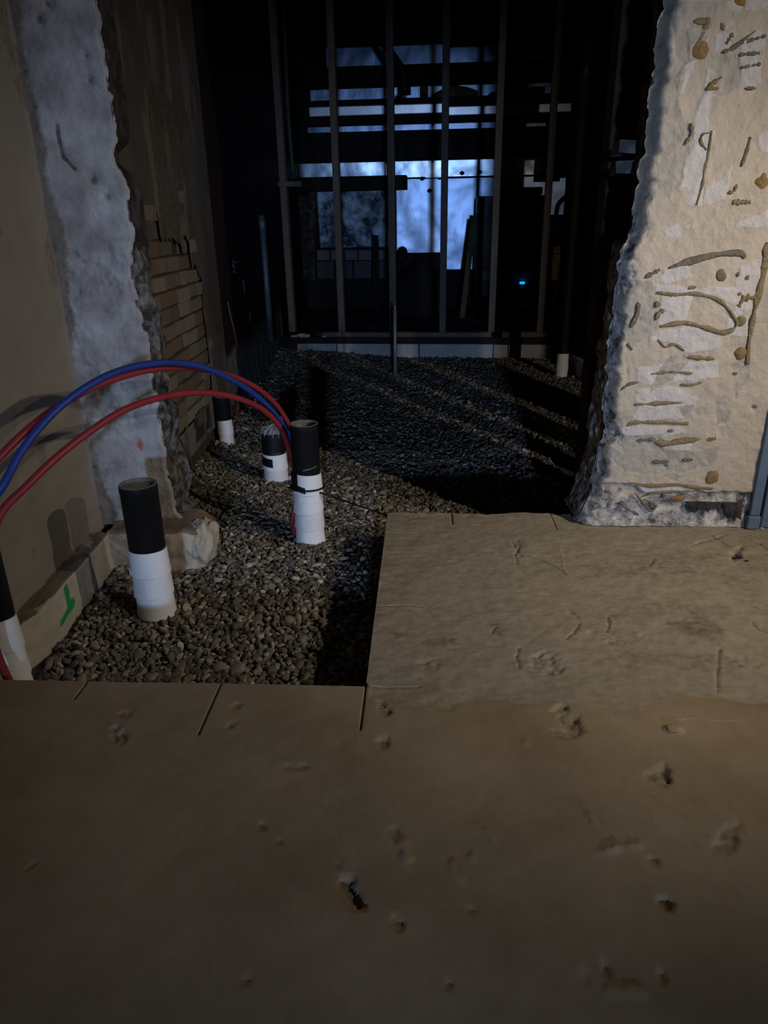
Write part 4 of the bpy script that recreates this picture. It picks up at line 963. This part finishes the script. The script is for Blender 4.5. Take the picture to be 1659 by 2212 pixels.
# olive sack on the shelf
def lump(name, q0, q1, d, th, mat, label, cat, seed, amp=.25, ground=False):
    x0, z1 = atb(*q0, d); x1, z0 = atb(*q1, d); v, f = ico(3)
    if ground: z0 = 0.0
    n_ = 1 + amp * fbm(v[:, 0] * 1.6 + seed, v[:, 1] * 1.6, v[:, 2] * 1.6, 4)
    V_ = v * n_[:, None]; V_[:, 2] = np.where(V_[:, 2] < -.55, -.55 + (V_[:, 2] + .55) * .15, V_[:, 2])
    lo = V_.min(0); hi = V_.max(0); V_ = (V_ - lo) / (hi - lo)
    V_ = np.stack([x0 + V_[:, 0] * (x1 - x0), -d + (V_[:, 1] - .5) * th, z0 + V_[:, 2] * (z1 - z0)], -1)
    o = link(name, fast_mesh(name, bframe(V_), f, True), mat); tag(o, label, cat); return o
sk_ = lump('sack', (938, 186), (1034, 217), .40, .26, 'olive', 'olive green slumped sack on the metal edged shelf', 'sack', 3)
lump('cloth_bundle', (1052, 198), (1100, 220), .35, .3, 'dark_timber', 'small dark cloth bundle on the shelf beside the olive sack', 'cloth', 8)
tag(wbox('storage_box', (1144, 187), (1176, 219), .45, .3, 'void', bevel=.01), 'black storage box standing on the metal edged shelf', 'box')
# hanging flexible duct
hp = empty('hanging_duct', (0, 10, 4.1)); tag(hp, 'black bent exhaust duct hanging from the ceiling before the foil wall', 'duct')
yh = 9.3
hq = [aty(*q, yh) for q in ((808, -60), (809, 20), (812, 62), (828, 92), (850, 122), (868, 150), (873, 175), (873, 186))]
tube('duct_pipe', hq, .042, 'black_plastic', hp, n=60, k=16, up=(0, 1, 0))
t_ = hq[-1]; lathe('duct_collar', t_, [(.045, .03), (.075, .025), (.078, -.085), (.07, -.085)], 'black_plastic', hp, k=20)
# green pipe beside the first stud
gpl = SP + np.array([0, .07, 0]); gp = [atp(*q, gpl, SN) for q in ((634, 386), (623, 250), (617, 115))]; gp.append(gp[-1] + (gp[-1] - gp[-2]) / (gp[-1] - gp[-2])[2] * (4.19 - gp[-1][2]))
tag(tube('green_pipe', gp, .022, 'green_pipe', n=20, k=10, up=(0, 1, 0)), 'slim dark green pipe rising from the bracket beside the stud next to the maroon wall', 'pipe')
# site cabinet with pale band
cbn = empty('tool_cabinet', bframe(np.array([[1.95, -.9, 0]]))[0]); tag(cbn, 'dark steel tool cabinet with pale banded top and blue indicator light', 'cabinet')
wbox('cabinet_body', (1032, 424), (1178, 640), .95, .6, 'cabinet', cbn, bevel=.01)
wbox('pale_band', (1034, 426), (1176, 436), .955, .03, 'cabinet_pale', cbn); wbox('pale_panel', (1034, 442), (1176, 462), .955, .03, 'cabinet_pale', cbn)
wbox('drawer_front', (1034, 524), (1176, 580), .955, .03, 'cabinet', cbn, bevel=.004); wbox('drawer_front', (1034, 584), (1176, 604), .955, .03, 'cabinet_pale', cbn, bevel=.004)
x, z = atb(1128, 611, .97); lathe('indicator_light', bframe(np.array([[x, -.975, z]]))[0], [(.001, .018), (.03, .014), (.04, 0), (.03, -.014), (.001, -.018)], 'led', cbn, k=14)
tag(wbox('crate', (1098, 405), (1172, 420), .9, .45, 'void', bevel=.01), 'flat black crate lying on top of the tool cabinet', 'crate')
tag(wbox('storage_case', (1189, 464), (1250, 517), .85, .40, 'void', bevel=.01), 'black case above the yellow machine housing', 'case')
# yellow machine
ym = empty('yellow_machine', bframe(np.array([[2.6, -.8, .3]]))[0]); tag(ym, 'yellow machine housing with dark red panel beside the tool cabinet', 'machine')
wbox('housing', (1195, 532), (1226, 606), .85, .4, 'yellow', ym, bevel=.01); wbox('housing_top', (1212, 520), (1234, 545), .87, .38, 'yellow', ym, bevel=.008)
wbox('red_panel', (1217, 536), (1232, 568), .9, .05, 'maroon', ym); wbox('lower_cover', (1208, 566), (1224, 612), .88, .05, 'yellow', ym, bevel=.006); wbox('seam_strip', (1194, 547), (1222, 549), .86, .02, 'dark_timber', ym)
wbox('stand', (1196, 606), (1226, 655), .8, .3, 'void', ym)
# leaning lath
for i, (a, b) in enumerate((((1022, 470), (1003, 632)), ((1027, 462), (1008, 618)))):
    da, db = (.99, 1.26) if i else (1.06, 1.33)
    pa = atb(*a, da); pb = atb(*b, db)
    A_ = bframe(np.array([[pa[0], -da, pa[1]]]))[0]; B_ = bframe(np.array([[pb[0], -db, pb[1]]]))[0]
    B_ = A_ + (B_ - A_) * (A_[2] / (A_[2] - B_[2]) if A_[2] > B_[2] else 1)
    V_, F_ = sweep([A_, B_], lambda i, n: [(-.025, -.012), (.025, -.012), (.025, .012), (-.025, .012)], up=(0, 1, 0))
    o = MB().add(V_, F_).build('timber_lath', 'lath'); tag(o, ('longer greenish timber lath of the pair leaning against the tool cabinet', 'shorter greenish timber lath tucked close to the tool cabinet side')[i], 'lath', 'leaning laths')
# handle of a tool against the foil at the right
tp = [aty(*q, 10.0) for q in ((1200, 478), (1203, 454), (1207, 440), (1222, 425), (1234, 418))]
tag(tube('bent_bar', tp, .03, 'black_plastic', n=16, k=10, up=(0, 1, 0)), 'black bent bar sticking up above the black case', 'bar')
# dark heap and post
lump('covered_heap', (846, 562), (962, 668), 1.2, .8, 'void', 'black sheeted heap on the floor behind the studs', 'heap', 5, .16, True)
lump('cloth_bundle', (858, 532), (882, 566), 1.2, .3, 'void', 'rounded black bundle on top of the sheeted heap', 'bundle', 7, .1)
tag(wbox('short_post', (803, 508), (819, 676), .9, .12, 'void', bevel=.006), 'short black post standing by the wrinkled foil panel', 'post')
tag(wbox('door_post', (841, 408), (855, 668), .5, .10, 'void', bevel=.004), 'thin black upright between the wrinkled and smooth foil panels', 'post')

# ------------------------------------------------------------------ crumbs on the slab
for i, (px, py, s, lab) in enumerate(((1596, 1203, .012, 'dark splinter of debris lying in a floor gouge before the blue lining'), (1645, 1142, .008, 'pale pebble beside the foot of the blue lining'),
                                      (1452, 1577, .016, 'small clod of dried mortar on the brown slab'), (1613, 1212, .006, 'tiny dark crumb next to the dark splinter'))):
    p = atz(px, py, 0); v, f = rock(1, 80 + i)
    o = link('debris_chip', fast_mesh('debris_chip', v * np.array([s, s * (2.0 if i == 0 else 1), s * .6]) + p + np.array([0, 0, s * .25]), f, False), ('dark_rough', 'curb', 'concrete', 'dark_rough')[i]); tag(o, lab, 'debris')
